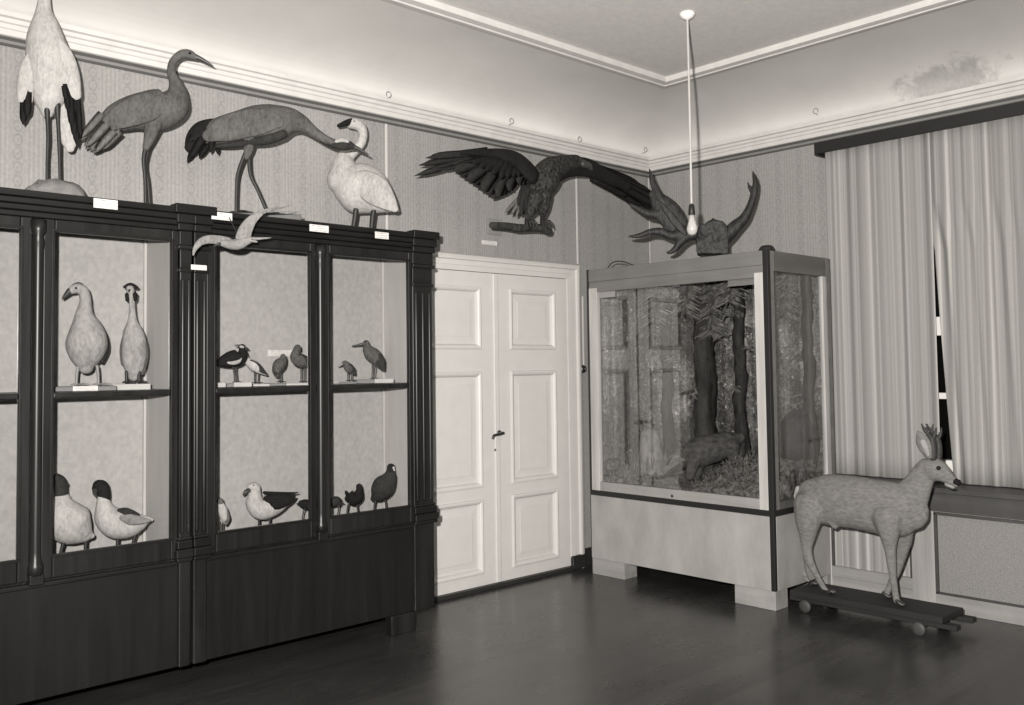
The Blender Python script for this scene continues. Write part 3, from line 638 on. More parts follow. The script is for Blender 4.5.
# tail
b = MB(); fg.feathers(b, [(528, 184, 521, 216, 6, 6, -.03), (531, 184, 527, 218, 6, 6, -.02), (534, 186, 532, 214, 5, 5, -.01), (526, 184, 518, 206, 5, 5, -.04)], .005); b.build('tail', 'fdark', t)
b = MB(); fg.feathers(b, [(522, 196, 505, 213, 3, 2.6, -.05), (523, 198, 511, 215, 3, 2.6, -.045), (524, 200, 516, 217, 3, 2.6, -.04)], .004); o = b.build('tail_feathers', 'feaglep', t); o['label'] = 'paler tail feathers'
for pts, of in (([(536, 198), (532, 209), (527.5, 217), (527, 223)], .05), ([(543, 196), (543, 208), (542.5, 216), (542.5, 223)], .06)):
    P = [fg.pt(u, v, of*(1-i/3)) for i, (u, v) in enumerate(pts)]; b = MB(); b.tube(P[:3], [.06, .042, .02], 12, fg.n); b.build('thigh', 'fspeck', t)
    b = MB(); b.tube(P[1:], [.02, .016, .018], 10)
    for dx in (-.035, -.01, .015, .04): b.tube([P[-1], P[-1]+V((dx, -.03, .012)), P[-1]+V((dx*1.2, -.05, -.03))], [.012, .011, .005], 8, k=3)
    b.build('leg', 'leg', t)
b = MB(); br = [(492, 225.3, 3.2), (505, 226, 3.6), (518, 228, 4.2), (527, 228, 3.8), (540, 228, 4.1), (549, 231.5, 3.6)]
fg.loft(b, br, 1, 12)
p1 = fg.pt(511, 227); b.tube([p1, at(514, 229, 1, YL-.035)], [.02, .016], 10); b.build('perch', 'bark', t)
p = at(493, 227, 1, YL); b = boxes((p[0]-.06, p[0]+.07, YL-.014, YL-.0005, p[2]-.055, p[2]+.055)); b.build('wall_plate', 'basemid', t, bevel=.003)
p = at(490.5, 243, 1, YL-.006); tag(boxes((p[0]-.075, p[0]+.06, YL-.008, YL, p[2]-.014, p[2]+.014)).build('label_card', 'card', loc=p, smooth=False), 'small white card on the wallpaper under the perch of the eagle', 'card', 'species cards')

# species cards on the cabinet fronts
for u0, v0, u1, v1, yy, lab in ((93.5, 199.5, 117.5, 208.5, CF-.043, 'white species card on the cabinet edge between stork and upright crane'), (211.5, 211.5, 232, 221, CF-.043, 'white species card below the tail of the bowing crane'),
                                (309.5, 225, 328.5, 232, CF-.043, 'white species card on the cabinet edge left of the swan'), (375, 231.5, 388.5, 239.5, CF-.043, 'white species card on the cabinet edge below the tail of the swan'),
                                (191, 264.5, 206.5, 270.5, CF-.03, 'white species card on the dark pilaster below the tern')):
    a = at(u0, v0, 1, yy); c = at(u1, v1, 1, yy)
    zm_ = (a[2]+c[2])/2; hh = .0185 if u0 > 200 else .021
    if u0 == 191: hh = .012
    o = boxes((a[0], c[0], yy-.002, yy+.001, zm_-hh, zm_+hh)).build('label_card', 'card', loc=((a[0]+c[0])/2, yy, c[2]), smooth=False); tag(o, lab, 'card', 'species cards')
a = at(268, 350, 1, CBK-.036); c = at(294, 356, 1, CBK-.036)
tag(boxes((a[0], c[0], CBK-.036, CBK-.0325, c[2], a[2])).build('label_card', 'card', loc=((a[0]+c[0])/2, CBK-.034, c[2]), smooth=False), 'long white written card on the back of the cabinet above the small standing birds', 'card', 'species cards')

# ------------------------------------------------------------------ birds inside the cabinets
SH, FL = 1.4125, .6155
def perched(name, lab, u, v, y, base, group):
    f = Fig(u, v, 1, y, base); t_ = thing(name, f.o, lab, 'stuffed bird', group); return f, t_
G1, G2 = 'stuffed birds on the cabinet shelves', 'stuffed birds in the bottom of the cabinets'
def mount(fg, t, u, L, D, H, mat='base'):
    sd = V((0, 0, 1)).cross(fg.n).normalized(); c = fg.gp(u, 380); c = V((c[0], c[1], fg.base-H/2+H*.0))
    return MB().obox((c[0], c[1], fg.base-H/2), sd*L/2, fg.n*D/2, V((0, 0, H/2))).build('base', mat, t, bevel=.002)
# goose
fg, t = perched('goose', 'large pale grey goose facing out with its head turned left, on the shelf', 87, 380, 4.50, SH+.022, G1); t.location.z = SH
b = MB(); fg.loft(b, [(86, 368, 7), (86, 360, 14), (86.5, 348, 19), (87, 337, 18.5), (86, 326, 14.5), (84.5, 316, 9.5), (85, 307, 6.5), (85.5, 299, 5.4), (83, 291, 5.4), (77, 288.5, 5.4), (72, 290.5, 4)], [.9, .95, .95, .95, .95, .95, 1, 1, 1, .9, .9], 18)
b.build('body', 'fgoose', t)
b = MB(); fg.loft(b, [(70, 291, 3.4), (66, 295, 2.3), (63, 298.5, 1.2)], 1, 10); b.build('bill', 'bill', t)
b = MB(); fg.loft(b, [(74, 286.5, 2.8), (79, 285.5, 3.4), (84, 289, 3)], 1, 10); o = b.build('crown', 'fgrey', t); o['label'] = 'darker crown'
b = MB(); fg.loft(b, [(100, 327, 3), (104, 338, 4), (105, 350, 4), (102, 362, 2)], 1.3, 12, off=-.05); o = b.build('wing', 'fdark', t); o['label'] = 'dark folded wing'
eye(fg, t, 76, 288, .005, .027)
bird_leg(fg, t, [(78, 366), (77, 374), (76.5, 381)], .006, .01, 'legpale', toe=.06)
bird_leg(fg, t, [(97, 366), (98, 374), (98.5, 381)], .006, .01, 'legpale', toe=.06)
mount(fg, t, 86, .26, .13, .022)
# card on its stand
c = fg.gp(85.5, 384, .07); sd = V((0, 0, 1)).cross(fg.n).normalized(); tag(MB().obox((c[0], c[1], SH+.0125), sd*.052, fg.n*.0015, V((0, 0, .011))).build('label_card', 'card', loc=(c[0], c[1], SH+.002), smooth=False), 'white card leaning on the mount board of the goose', 'card', 'species cards')
# crested grebe
fg, t = perched('grebe', 'slender crested grebe with black crest and collar, standing on the shelf', 132, 380, 4.50, SH+.028, G1); t.location.z = SH
b = MB(); fg.loft(b, [(133.5, 377, 5), (134, 368, 9.5), (134, 355, 12), (134, 341, 11.5), (133, 330, 9), (132.5, 322, 5), (132.3, 312, 3.3), (132, 301, 2.9), (131, 294, 3.4), (130, 288, 4)], [.9, .9, .95, .95, .95, 1, 1, 1, 1, 1], 16); b.build('body', 'fgoose', t)
b = MB(); fg.loft(b, [(142.5, 338, 3), (145, 350, 3.6), (144, 364, 3), (142, 374, 1.5)], 1.2, 12, off=-.03); fg.loft(b, [(124.5, 338, 2.5), (122.5, 350, 2.8), (123, 364, 2)], 1.2, 12, off=-.03); o = b.build('wing', 'fgrey', t); o['label'] = 'dark folded wings'
b = MB(); fg.loft(b, [(124.5, 287, 1.5), (130.5, 285.6, 3), (137, 287.5, 1.6)], 1, 12); b.build('crest', 'fblack', t)
b = MB(); fg.loft(b, [(127.5, 294.5, 2.5), (127.5, 300, 2)], 1.3, 10, off=-.0); fg.loft(b, [(134.5, 294.5, 3), (134.5, 300, 2.2)], 1.3, 10, off=-.0); b.build('collar', 'fblack', t)
b = MB(); b.tube([fg.pt(129.5, 290, .02), fg.pt(128.5, 291.5, .06)], [.006, .002], 8); b.build('bill', 'bill', t)
for u in (126.5, 139): bird_leg(fg, t, [(u, 372), (u, 376), (u, 380)], .007, .02, 'leg', toe=.04)
mount(fg, t, 132, .165, .11, .028, 'basepale')
# drakes in the bottom of the left cabinet
fg, t = perched('duck', 'stout white breasted duck with dark head beside the left frame, bottom of left cabinet', 72, 548, 4.52, FL, G2)
b = MB(); fg.loft(b, [(92, 536, 3), (86, 534, 10), (76, 528, 19), (67, 519, 21), (63, 508, 16), (62, 499, 8)], .95, 18); b.build('body', 'fwhite', t)
b = MB(); fg.loft(b, [(62, 500, 6), (61, 491, 6.2), (59.5, 482, 6.4), (56, 478, 5)], 1, 14); fg.loft(b, [(60, 480, 4), (66, 484.5, 2.6)], .9, 10); o = b.build('head', 'fdark', t); o['label'] = 'dark head with a short crest'
b = MB(); fg.loft(b, [(51, 480, 3.2, .02), (44, 483, 2.2, .05), (39, 485, 1.4, .07)], 1, 10); b.build('bill', 'bill', t)
b = MB(); fg.loft(b, [(76, 508, 3), (84, 516, 5), (87, 525, 5), (88, 536, 3)], 1.4, 12, off=-.03); o = b.build('wing', 'fdark', t); o['label'] = 'dark folded wing'
bird_leg(fg, t, [(64, 541), (61, 552), (60, 560)], .007, .03, 'leg', toe=.06); bird_leg(fg, t, [(86, 539), (85.5, 548), (85.5, 560)], .007, -.0, 'leg', toe=.06)
fg, t = perched('duck', 'white duck with round dark head and pointed tail, in front of the corner batten', 118, 540, 4.52, FL, G2)
b = MB(); fg.loft(b, [(103, 498, 5.5), (104, 506, 8), (108, 516, 13.5), (117, 523, 15.5), (130, 524, 13.5), (140, 522, 9), (147, 520, 4.5), (152, 520, 1.5)], [1, 1, 1, 1, 1, .95, .9, .8], 18); b.build('body', 'fwhite', t)
b = MB(); fg.loft(b, [(104.5, 501, 5), (104, 495, 6), (101.5, 487.5, 7), (98, 485.5, 6)], .95, 14); fg.loft(b, [(96, 488, 4), (95, 493, 2.4, .03)], .9, 10); o = b.build('head', 'fblack', t); o['label'] = 'round black head'
b = MB(); fg.loft(b, [(95, 491, 2.6, .03), (95, 495.5, 1.2, .06)], 1, 10); b.build('bill', 'bill', t)
b = MB(); fg.loft(b, [(119, 511.5, 3), (124, 512, 4.5), (130, 513, 4), (138, 515, 2)], .8, 12, off=.035); o = b.build('back', 'fdark', t); o['label'] = 'dark back'
b = MB(); fg.loft(b, [(122, 518, 3), (130, 519.5, 5.5), (140, 520.5, 4), (150, 520.5, 1.2)], .3, 12, off=.066); o = b.build('wing', 'ftern', t); o['label'] = 'grey folded wing'
bird_leg(fg, t, [(117.5, 536), (117.5, 545), (117, 552)], .007, .02, 'leg', toe=.06); bird_leg(fg, t, [(136, 534), (133.5, 541), (132, 550)], .0065, -.02, 'leg', toe=.06)

# waders on the shelf of the second cabinet
def small_bird(name, lab, u, v, body, mat, legs, base, gr, bill=None, head=None, wing_=None, extra=None, lm='leg', lr=.0031, w=.85, y=4.5, bs=None, headmat='fdark', billmat='bill', wingmat='fdark', headlab=None, eyep=None):
    f, t_ = perched(name, lab, u, v, y, base, gr)
    b_ = MB(); f.loft(b_, body, w, 16); b_.build('body', mat, t_)
    if head: b_ = MB(); f.loft(b_, head, 1.02, 12); o_ = b_.build('head', headmat, t_); o_['label'] = headlab or 'darker head'
    if bill: b_ = MB(); f.loft(b_, bill, 1, 8); b_.build('bill', billmat, t_)
    if wing_: b_ = MB(); f.loft(b_, wing_, .4, 12, off=wing_[1][2]*f.sc*.75); o_ = b_.build('wing', wingmat, t_); o_['label'] = 'folded wing of a different shade'
    if extra: b_ = MB(); f.feathers(b_, extra, .002); b_.build('crest' if name == 'lapwing' else 'tail', wingmat, t_)
    if eyep: eye(f, t_, eyep[0], eyep[1], .0035, eyep[2])
    for i, L in enumerate(legs): bird_leg(f, t_, L, lr, .012*(1 if i == 0 else -1), lm, toe=.028)
    if bs:
        mount(f, t_, *bs); t_.location.z = base-bs[3]
        for ch in t_.children: ch.location.z += bs[3]
    return f, t_
lf, lt = small_bird('lapwing', 'dark backed lapwing with a thin crest at the left of the shelf', 235, 378, [(219, 363, 4), (224, 361.5, 6.5), (231, 359.5, 8.5), (238, 357.5, 8.5), (242, 354.5, 6), (242.5, 350, 3.6), (242, 347, 3.6)], 'fblack', [[(233, 367), (234, 373), (234.5, 378)], [(236, 366), (236, 372), (237, 378)]], SH+.018, G1,
           bill=[(245.5, 348, 1.5), (248.5, 348.8, .5)], extra=[(240, 346, 233.5, 345.6, .7, .3, 0), (240, 345, 235, 344.8, .6, .3, .01)], bs=(234, .15, .07, .018), wing_=[(240, 358, 3), (234, 361, 4), (226, 362, 3)], wingmat='fgrey')
b = MB(); lf.loft(b, [(228, 366, 1.2), (233, 366, 2.4), (238, 364.8, 2.4), (241, 362, 1)], .6, 12, off=.03); o = b.build('belly', 'fpale', lt); o['label'] = 'pale belly'; o.location.z += .018
b = MB(); lf.loft(b, [(240.5, 350, 1.4), (243, 350.5, 1.4)], .8, 10, off=.015); o = b.build('cheek', 'fpale', lt); o['label'] = 'pale cheek'; o.location.z += .018
fg2 = Fig(233, 378, 1, 4.5, SH)
small_bird('plover', 'slim dark backed wader leaning behind the lapwing, white below', 258, 378, [(247, 360.5, 3), (250, 363, 4.6), (255, 366.5, 5.4), (260, 370, 4), (264.5, 373.5, 1.6), (267, 375, .6)], 'fwhite', [[(254.5, 371), (254.5, 375), (254.5, 379)], [(258.5, 371), (258.5, 375), (258, 379)]], SH+.012, G1,
           head=[(247.5, 360.5, 2.6), (246.5, 358, 2.7)], bill=[(244.8, 358, 1), (241, 359, .4)], headmat='fpale', headlab='pale head', wing_=[(251, 361.5, 2), (256, 365.5, 3.4), (262, 370.5, 2.4), (267, 374.5, .7)], bs=(256, .14, .07, .012, 'basepale'), y=4.53)
small_bird('sandpiper', 'small round brown bird upright in the middle of the shelf', 280, 378, [(276.5, 376, 2), (276.5, 371, 4.5), (279, 365.5, 6.3), (282, 361, 5), (283, 357.5, 3), (283, 356, 2.6)], 'fbrown', [[(279, 372), (279, 375), (279, 379)], [(281, 372), (281, 375), (281, 379)]], SH+.015, G1,
           bill=[(285, 357, 1), (286.5, 359, .4)], wing_=[(277.5, 362, 2.5), (276.5, 368, 3.4), (275.8, 374.5, 1.2)], bs=(275, .11, .06, .015), y=4.5)
small_bird('ruff', 'brown long legged wader at the right end of the shelf, before the centre column', 300, 378, [(309, 362, 3), (304.5, 361.5, 6), (299, 360, 7), (295.5, 356.5, 5.5), (296, 351, 3.6), (298, 347.5, 3.4)], 'fbrown', [[(301, 366), (301, 373), (301, 379)], [(304.5, 366), (304.5, 373), (304.3, 379)]], SH+.012, G1,
           bill=[(300, 348, 1.2), (300.5, 351, .5)], wing_=[(301, 356, 2.5), (305, 359.5, 4), (309, 363, 2.5)], bs=(300, .15, .07, .012, 'basepale'), y=4.5)
small_bird('kingfisher', 'tiny bird with a stout bill at the left of the far shelf', 348, 377, [(353.5, 373, 2), (351.5, 370, 4), (348.5, 367.5, 4.6), (346, 364.5, 3.6), (344.5, 363, 2.8)], 'fbrown', [[(347.8, 371), (347.8, 374), (347.8, 378)], [(351.5, 371.5), (351.5, 374), (351.5, 378)]], SH+.012, G1,
           bill=[(342.5, 364, 1.2), (337.5, 366.5, .5)], billmat='billpale', wing_=[(349, 365.5, 2), (352, 369, 3), (354.5, 374, 1)], bs=(348, .10, .06, .012), y=4.5)
f, t_ = small_bird('woodcock', 'upright brown snipe like bird with a long straight bill on the far shelf', 372, 374, [(382, 368, 2.5), (379.5, 363, 5.5), (376, 357.5, 7), (371.5, 354, 7.6), (368, 349.5, 5.5), (366.5, 345, 3.6), (366, 342.5, 3)], 'fbrown', [[(372, 362), (372.3, 370), (372, 376)], [(375.5, 363), (375, 369), (373.8, 376)]], SH+.022, G1,
           bill=[(363.5, 343.8, 1.5), (358, 345, 1.1), (352, 346, .6)], wing_=[(376, 354, 3), (380, 361, 5), (383, 369, 2)], wingmat='fdark', bs=(367, .16, .07, .022), y=4.5, eyep=(366, 342, .02))
c = f.gp(384, 378, .02); sd = V((0, 0, 1)).cross(f.n).normalized()
tag(MB().obox((c[0], c[1], SH+.014), sd*.055, f.n*.02, V((0, 0, .013))).build('mount_block', 'basepale', loc=(c[0], c[1], SH+.001), bevel=.003), 'small white block on the shelf right of the woodcock', 'block', 'pale blocks on the shelf')
for u, L, lab in ((221, .05, 'small white block at the left end of the shelf beside the lapwing'), (243, .09, 'low white block on the shelf under the lapwing and the slim wader')):
    c = fg2.gp(u, 384, .075); tag(MB().obox((c[0], c[1], SH+.013), sd*L/2, f.n*.012, V((0, 0, .012))).build('mount_block', 'basepale', loc=(c[0], c[1], SH+.001), bevel=.003), lab, 'block', 'pale blocks on the shelf')
# bottom of the second cabinet
small_bird('sandpiper', 'narrow white breasted bird half hidden by the left door frame, bottom of right cabinet', 222, 524, [(225.5, 523, 2), (225, 518, 4.4), (223, 511, 4.8), (221, 505, 3.4), (220.5, 501.5, 2.6)], 'fwhite', [[(220.5, 522), (220.5, 527), (220.5, 533)], [(223, 522), (223, 527), (223, 533)]], FL, G2,
           head=[(220.8, 503, 2.9), (220.5, 500.5, 2.7)], headmat='fgrey', bill=[(218, 501, 1), (214, 502, .4)], wing_=[(225.5, 511, 2), (227, 518, 3), (226, 524, 1.5)], wingmat='fgrey', y=4.52)
f, t_ = small_bird('gull', 'large white gull with black wings in the bottom of the cabinet', 265, 518, [(289, 500, 2), (281, 504, 7), (270, 506.5, 11.5), (261, 507, 12.5), (255, 502, 9.5), (254.5, 494, 6.4), (254, 488.5, 6.2), (251, 488, 5.4)], 'fwhite', [[(259, 516), (259, 522), (258.5, 528)], [(270, 514), (269.8, 520), (270, 527)]], FL, G2,
           bill=[(248.5, 490.5, 2.5, .03), (245.5, 492, 2, .04), (243.3, 495.3, .8, .045)], lr=.0055, wing_=[(268, 501, 6.5), (274, 502, 8.5), (283, 500.5, 7), (291, 498, 4), (295, 496.5, 1)], wingmat='fblack', y=4.52, eyep=(253.5, 485.5, .03), w=.85)
b = MB(); f.loft(b, [(264, 492.5, 1.5), (274, 494, 2.5), (286, 493.5, 1.6), (298, 492.6, .6)], .9, 10, off=-.04); b.build('wing_tip', 'fblack', t_)
small_bird('moorhen_chick', 'small round black bird half hidden left of the centre column, bottom of cabinet', 304, 515, [(312, 507, 3), (308, 505, 5), (303.5, 504, 4.8), (301, 503.5, 3.5)], 'fblack', [[(305, 508), (303, 514), (301.5, 522)], [(311, 509), (311, 515), (311, 522)]], FL, G2, bill=[(298.5, 503.5, 1), (296, 504, .4)], billmat='bill', y=4.53)
small_bird('moorhen_chick', 'small dark bird half hidden right of the centre column, bottom of cabinet', 335, 512, [(327, 505, 3), (331, 502.5, 5), (336.5, 501.5, 5.2), (338.5, 503, 4)], 'fdark', [[(339, 506), (338, 513), (336.5, 520)], [(330, 507), (330, 513), (330, 520)]], FL, G2, bill=[(342, 502.5, 1), (344, 503.5, .4)], y=4.53)
small_bird('moorhen', 'small black moorhen with its tail cocked, between chick and coot', 354, 510, [(347.5, 498.5, 3.5), (350.5, 498.5, 6.5), (354, 498, 7.8), (357.5, 496, 6.5), (359.3, 490.5, 3.6), (359, 486, 3)], 'fblack', [[(349, 503), (347.5, 509), (347, 517)], [(357, 503), (357.5, 508), (359, 516)]], FL, G2,
           bill=[(361, 487.5, 1.2), (361.5, 489.5, .5)], lr=.0045, extra=[(350, 498, 345, 490.5, 2.6, 1.6, 0)], wingmat='fblack', y=4.52)
small_bird('coot', 'large dark coot with a pale face, rightmost in the bottom of the cabinet', 384, 508, [(373, 499, 3), (376.5, 496, 7.5), (381, 490.5, 11), (385.5, 484.5, 11.5), (389.5, 477.5, 8), (391, 470.5, 4.4), (391, 467.5, 3.8)], 'fdark', [[(376, 499), (374.5, 507), (374.5, 515)], [(385, 499), (386, 505), (387.5, 512)]], FL, G2,
           head=[(391, 471, 4.6), (391, 467, 4.2)], headmat='fblack', headlab='black head', bill=[(393, 468, 2.2, .012), (394.5, 470.5, .9, .02)], billmat='basepale', lr=.0055, extra=[(376, 496, 370.5, 498, 2.5, 1.5, 0)], wingmat='fdark', y=4.52)

# ------------------------------------------------------------------ display case in the corner
KX0, KX1, KY0, KY1 = 5.02, 5.80, 3.066, 4.555
KB, KG, KT = .60, .665, 2.195
t = thing('display_case', ((KX0+KX1)/2, (KY0+KY1)/2, 0), 'tall pine display case with forest scene in the room corner', 'display case')
fx = [(KY1-.185*1.0, KY1), (KY0, KY0+.27)]
for y0, y1 in ((KY1-.30, KY1-.003), (KY0+.002, KY0+.29)):
    for x0 in (KX0+.002, KX1-.15): boxes((x0, x0+.14, y0, y1, 0, .115)).build('foot', 'plyfoot', t, bevel=.003)
b = boxes((KX0, KX0+.02, KY0+.03, KY1, .115, .565), (KX1-.02, KX1, KY0, KY1, .115, .565), (KX0+.02, KX1-.02, KY1-.02, KY1, .115, .565), (KX0+.03, KX1-.02, KY0, KY0+.02, .115, .565), (KX0+.02, KX1-.02, KY0+.02, KY1-.02, .117, .13))
b.build('plinth', 'ply', t, bevel=.003)
boxes((KX0-.006, KX1, KY0-.006, KY1, .565, .60)).build('black_band', 'black', t, bevel=.002)
each('corner_strip', 'black', t, (KX0+.002, KX0+.032, KY0+.002, KY0+.03, .115, .565), (KX0-.004, KX0+.03, KY0-.004, KY0+.03, .60, KT+.004), (KX0-.003, KX0+.02, KY1-.012, KY1+.004, .60, KT+.003), (KX0-.002, KX0+.02, KY1, KY1+.004, .12, .60), bevel=.002)
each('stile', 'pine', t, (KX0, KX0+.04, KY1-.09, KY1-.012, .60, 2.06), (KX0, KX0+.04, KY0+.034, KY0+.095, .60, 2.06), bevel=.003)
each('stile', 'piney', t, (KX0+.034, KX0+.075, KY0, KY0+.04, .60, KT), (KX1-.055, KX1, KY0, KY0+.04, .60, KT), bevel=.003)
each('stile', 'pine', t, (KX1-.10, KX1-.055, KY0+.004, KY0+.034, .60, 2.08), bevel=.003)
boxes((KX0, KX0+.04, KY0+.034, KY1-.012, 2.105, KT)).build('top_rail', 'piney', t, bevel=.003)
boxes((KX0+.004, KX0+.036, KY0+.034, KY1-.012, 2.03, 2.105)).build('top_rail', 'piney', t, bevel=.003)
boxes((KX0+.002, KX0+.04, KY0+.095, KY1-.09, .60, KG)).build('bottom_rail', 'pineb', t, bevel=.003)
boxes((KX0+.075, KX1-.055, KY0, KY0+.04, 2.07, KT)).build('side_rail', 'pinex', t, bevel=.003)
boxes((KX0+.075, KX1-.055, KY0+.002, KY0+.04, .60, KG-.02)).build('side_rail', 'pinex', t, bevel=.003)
each('batten', 'pineb', t, (KX0+.02, KX0+.034, KY1-.24, KY1-.09, 1.985, 2.03), (KX0+.02, KX0+.034, KY0+.095, KY0+.30, 1.99, 2.03), bevel=.002)
boxes((KX0+.04, KX1-.02, KY0+.04, KY1-.012, KT-.02, KT-.002)).build('top_board', 'plyfoot', t, bevel=.002)
each('case_back', 'plyfoot', t, (KX1-.02, KX1, KY0+.04, KY1, .6, KT-.02), (KX0+.04, KX1, KY1-.02, KY1-.012, .6, KT-.02), smooth=False)
boxes((KX0+.04, KX1-.02, KY0+.04, KY1-.02, .60, .615)).build('case_floor', 'plyfoot', t, smooth=False)
gp_ = MB(); ga = math.radians(.6); gc = V((KX0+.021, (KY0+KY1)/2, 1.34)); gp_.obox(gc, V((math.sin(ga), math.cos(ga), 0))*.69, V((math.cos(ga), -math.sin(ga), 0))*.002, V((0, 0, .70))); gp_.build('front_glass', 'caseglass', t, smooth=False)
boxes((KX0+.07, KX1-.05, KY0+.018, KY0+.022, KG-.03, 2.08)).build('side_glass', 'caseglass', t, smooth=False)
# painted backdrop, a curved sheet round the back and left of the case
b = MB(); prof = [(KX0+.07, KY1-.026)]+[(KX1-.24+.2*math.sin(a), KY1-.226+.2*math.cos(a)) for a in [i/8*pi/2 for i in range(9)]]+[(KX1-.035, KY0+.05)]
for x, y in prof: b.v += [V((x, y, .615)), V((x, y, KT-.03))]
for i in range(len(prof)-1): b.f.append([2*i, 2*i+2, 2*i+3, 2*i+1])
o = b.build('painted_backdrop', 'forest', t); sm = o.modifiers.new('solid', 'SOLIDIFY'); sm.thickness = .004
# cap, wire and lock
MB().lathe((KX0+.10, KY0+.06, KT), [(.05, 0), (.052, .012), (.042, .03), (.03, .04)], 20).build('cap', 'black', t)
p = at(593, 268.5, 0, KX0+.1); b = MB(); zt = KT-.002
b.tube([V((KX0+.1, KY1-.1, zt)), V((KX0+.09, KY1-.17, zt+.05)), V((KX0+.09, KY1-.26, zt+.05)), V((KX0+.1, KY1-.34, zt+.02)), V((KX0+.14, KY1-.4, zt))], [.004]*5, 8); b.build('wire', 'blackmetal', t)
p = at(672, 496, 0, KX0); MB().lathe((KX0+.003, p[1], p[2]), [(.010, 0), (.010, .004)], 12, (-1, 0, 0)).build('lock', 'blackmetal', t)

# forest scene ------------------------------------------------------
b = MB(); nx, ny = 26, 46
def hgt(x, y):
    fy = (y-KY0)/(KY1-KY0); fx_ = (x-KX0)/(KX1-KX0); sm_ = min(1, max(0, (3.92-y)/.46)); sm_ = sm_*sm_*(3-2*sm_)
    return .642+.05*fx_+.19*sm_*min(1, fx_*2.8)+.12*max(0, fy-.65)+.01*math.sin(fy*9)+.012*math.sin(x*47+y*31)+.010*math.sin(y*71-x*23)+.008*random.uniform(-1, 1)
gx0, gx1, gy0, gy1 = KX0+.045, KX1-.045, KY0+.045, KY1-.032
for i in range(nx+1):
    for j in range(ny+1):
        x = gx0+(gx1-gx0)*i/nx; y = gy0+(gy1-gy0)*j/ny
        # stay inside the rounded backdrop corner
        ex, ey = x-(KX1-.24), y-(KY1-.226)
        if ex > 0 and ey > 0:
            q = math.hypot(ex, ey)
            if q > .19: x = KX1-.24+ex*.19/q; y = KY1-.226+ey*.19/q
        b.v.append(V((x, y, hgt(x, y))))
for i in range(nx):
    for j in range(ny): q = i*(ny+1)+j; b.f.append([q, q+1, q+ny+2, q+ny+1])
# skirt down to the case floor
edge = [i*(ny+1) for i in range(nx+1)]+[nx*(ny+1)+j for j in range(1, ny+1)]+[i*(ny+1)+ny for i in range(nx-1, -1, -1)]+[j for j in range(ny-1, 0, -1)]
k0 = len(b.v)
for e in edge: b.v.append(V((b.v[e][0], b.v[e][1], .6155)))
for i in range(len(edge)): j = (i+1) % len(edge); b.f.append([edge[i], edge[j], k0+j, k0+i])
b.f.append([k0+i for i in range(len(edge))])
o = b.build('moss_ground', 'moss', loc=((KX0+KX1)/2, (KY0+KY1)/2, .6155)); tag(o, 'mossy forest ground covering the floor of the display case', 'moss', kind='stuff')
BARKT = bpy.data.textures.new('bark_lumps', 'CLOUDS'); BARKT.noise_scale = .05
def trunk(u, x, r, lab, top=KT-.035, mat='bark', br=True, grp='trees in the display case'):
    p = at(u, 420, 0, x); z0 = hgt(x, p[1])-.015
    t_ = thing('spruce_tree', (x, p[1], z0), lab, 'tree', grp)
    b_ = MB(); K = 9
    b_.tube([V((x+.008*math.sin(i*1.7), p[1]+.008*math.cos(i*2.3), z0+(top-z0)*i/K)) for i in range(K+1)], [r*(1.35 if i == 0 else 1.1 if i == 1 else 1-.2*i/K) for i in range(K+1)], 16, k=4, flat_ends=True)
    b_.v = [v+V((math.cos(v[2]*40+i)*.003, math.sin(v[2]*33+i*2)*.003, 0)) for i, v in enumerate(b_.v)]
    o_ = b_.build('trunk', mat, t_); dm = o_.modifiers.new('bark', 'DISPLACE'); dm.texture = BARKT; dm.strength = .035; dm.mid_level = .5; dm.texture_coords = 'LOCAL'
    if br:
        b_ = MB()
        for i in range(9):
            z = random.uniform(1.1, 2.08); a = random.uniform(0, 2*pi); L = random.uniform(.05, .12)
            p0 = V((x, p[1], z)); p1 = p0+V((math.cos(a)*(r+L), math.sin(a)*(r+L), -.03-.02*random.random()))
            p1.x = min(max(p1.x, KX0+.06), KX1-.06); p1.y = min(max(p1.y, KY0+.06), KY1-.06)
            b_.tube([p0, p1], [.006, .003], 6, k=2)
            for j in range(16):
                q = p0.lerp(p1, random.uniform(.3, 1)); dd = V((random.uniform(-1, 1), random.uniform(-1, 1), random.uniform(-1, .1))).normalized()*random.uniform(.03, .06)
                e = q+dd; e.x = min(max(e.x, KX0+.05), KX1-.05); e.y = min(max(e.y, KY0+.05), KY1-.05)
                b_.blade(q, e, .006, .004, V((random.random(), random.random(), .3)), .0015)
        b_.build('branches', 'needle', t_)
    return t_
trunk(706, 5.55, .085, 'thickest dark tree trunk in the middle of the display case')
trunk(741, 5.58, .045, 'dark trunk near the right stile of the display case')
trunk(668, 5.66, .045, 'trunk left of the thickest trunk in the display case')
trunk(640, 5.62, .03, 'slender trunk furthest left in the display case')
trunk(810, 5.62, .04, 'trunk seen through the side glass of the display case')
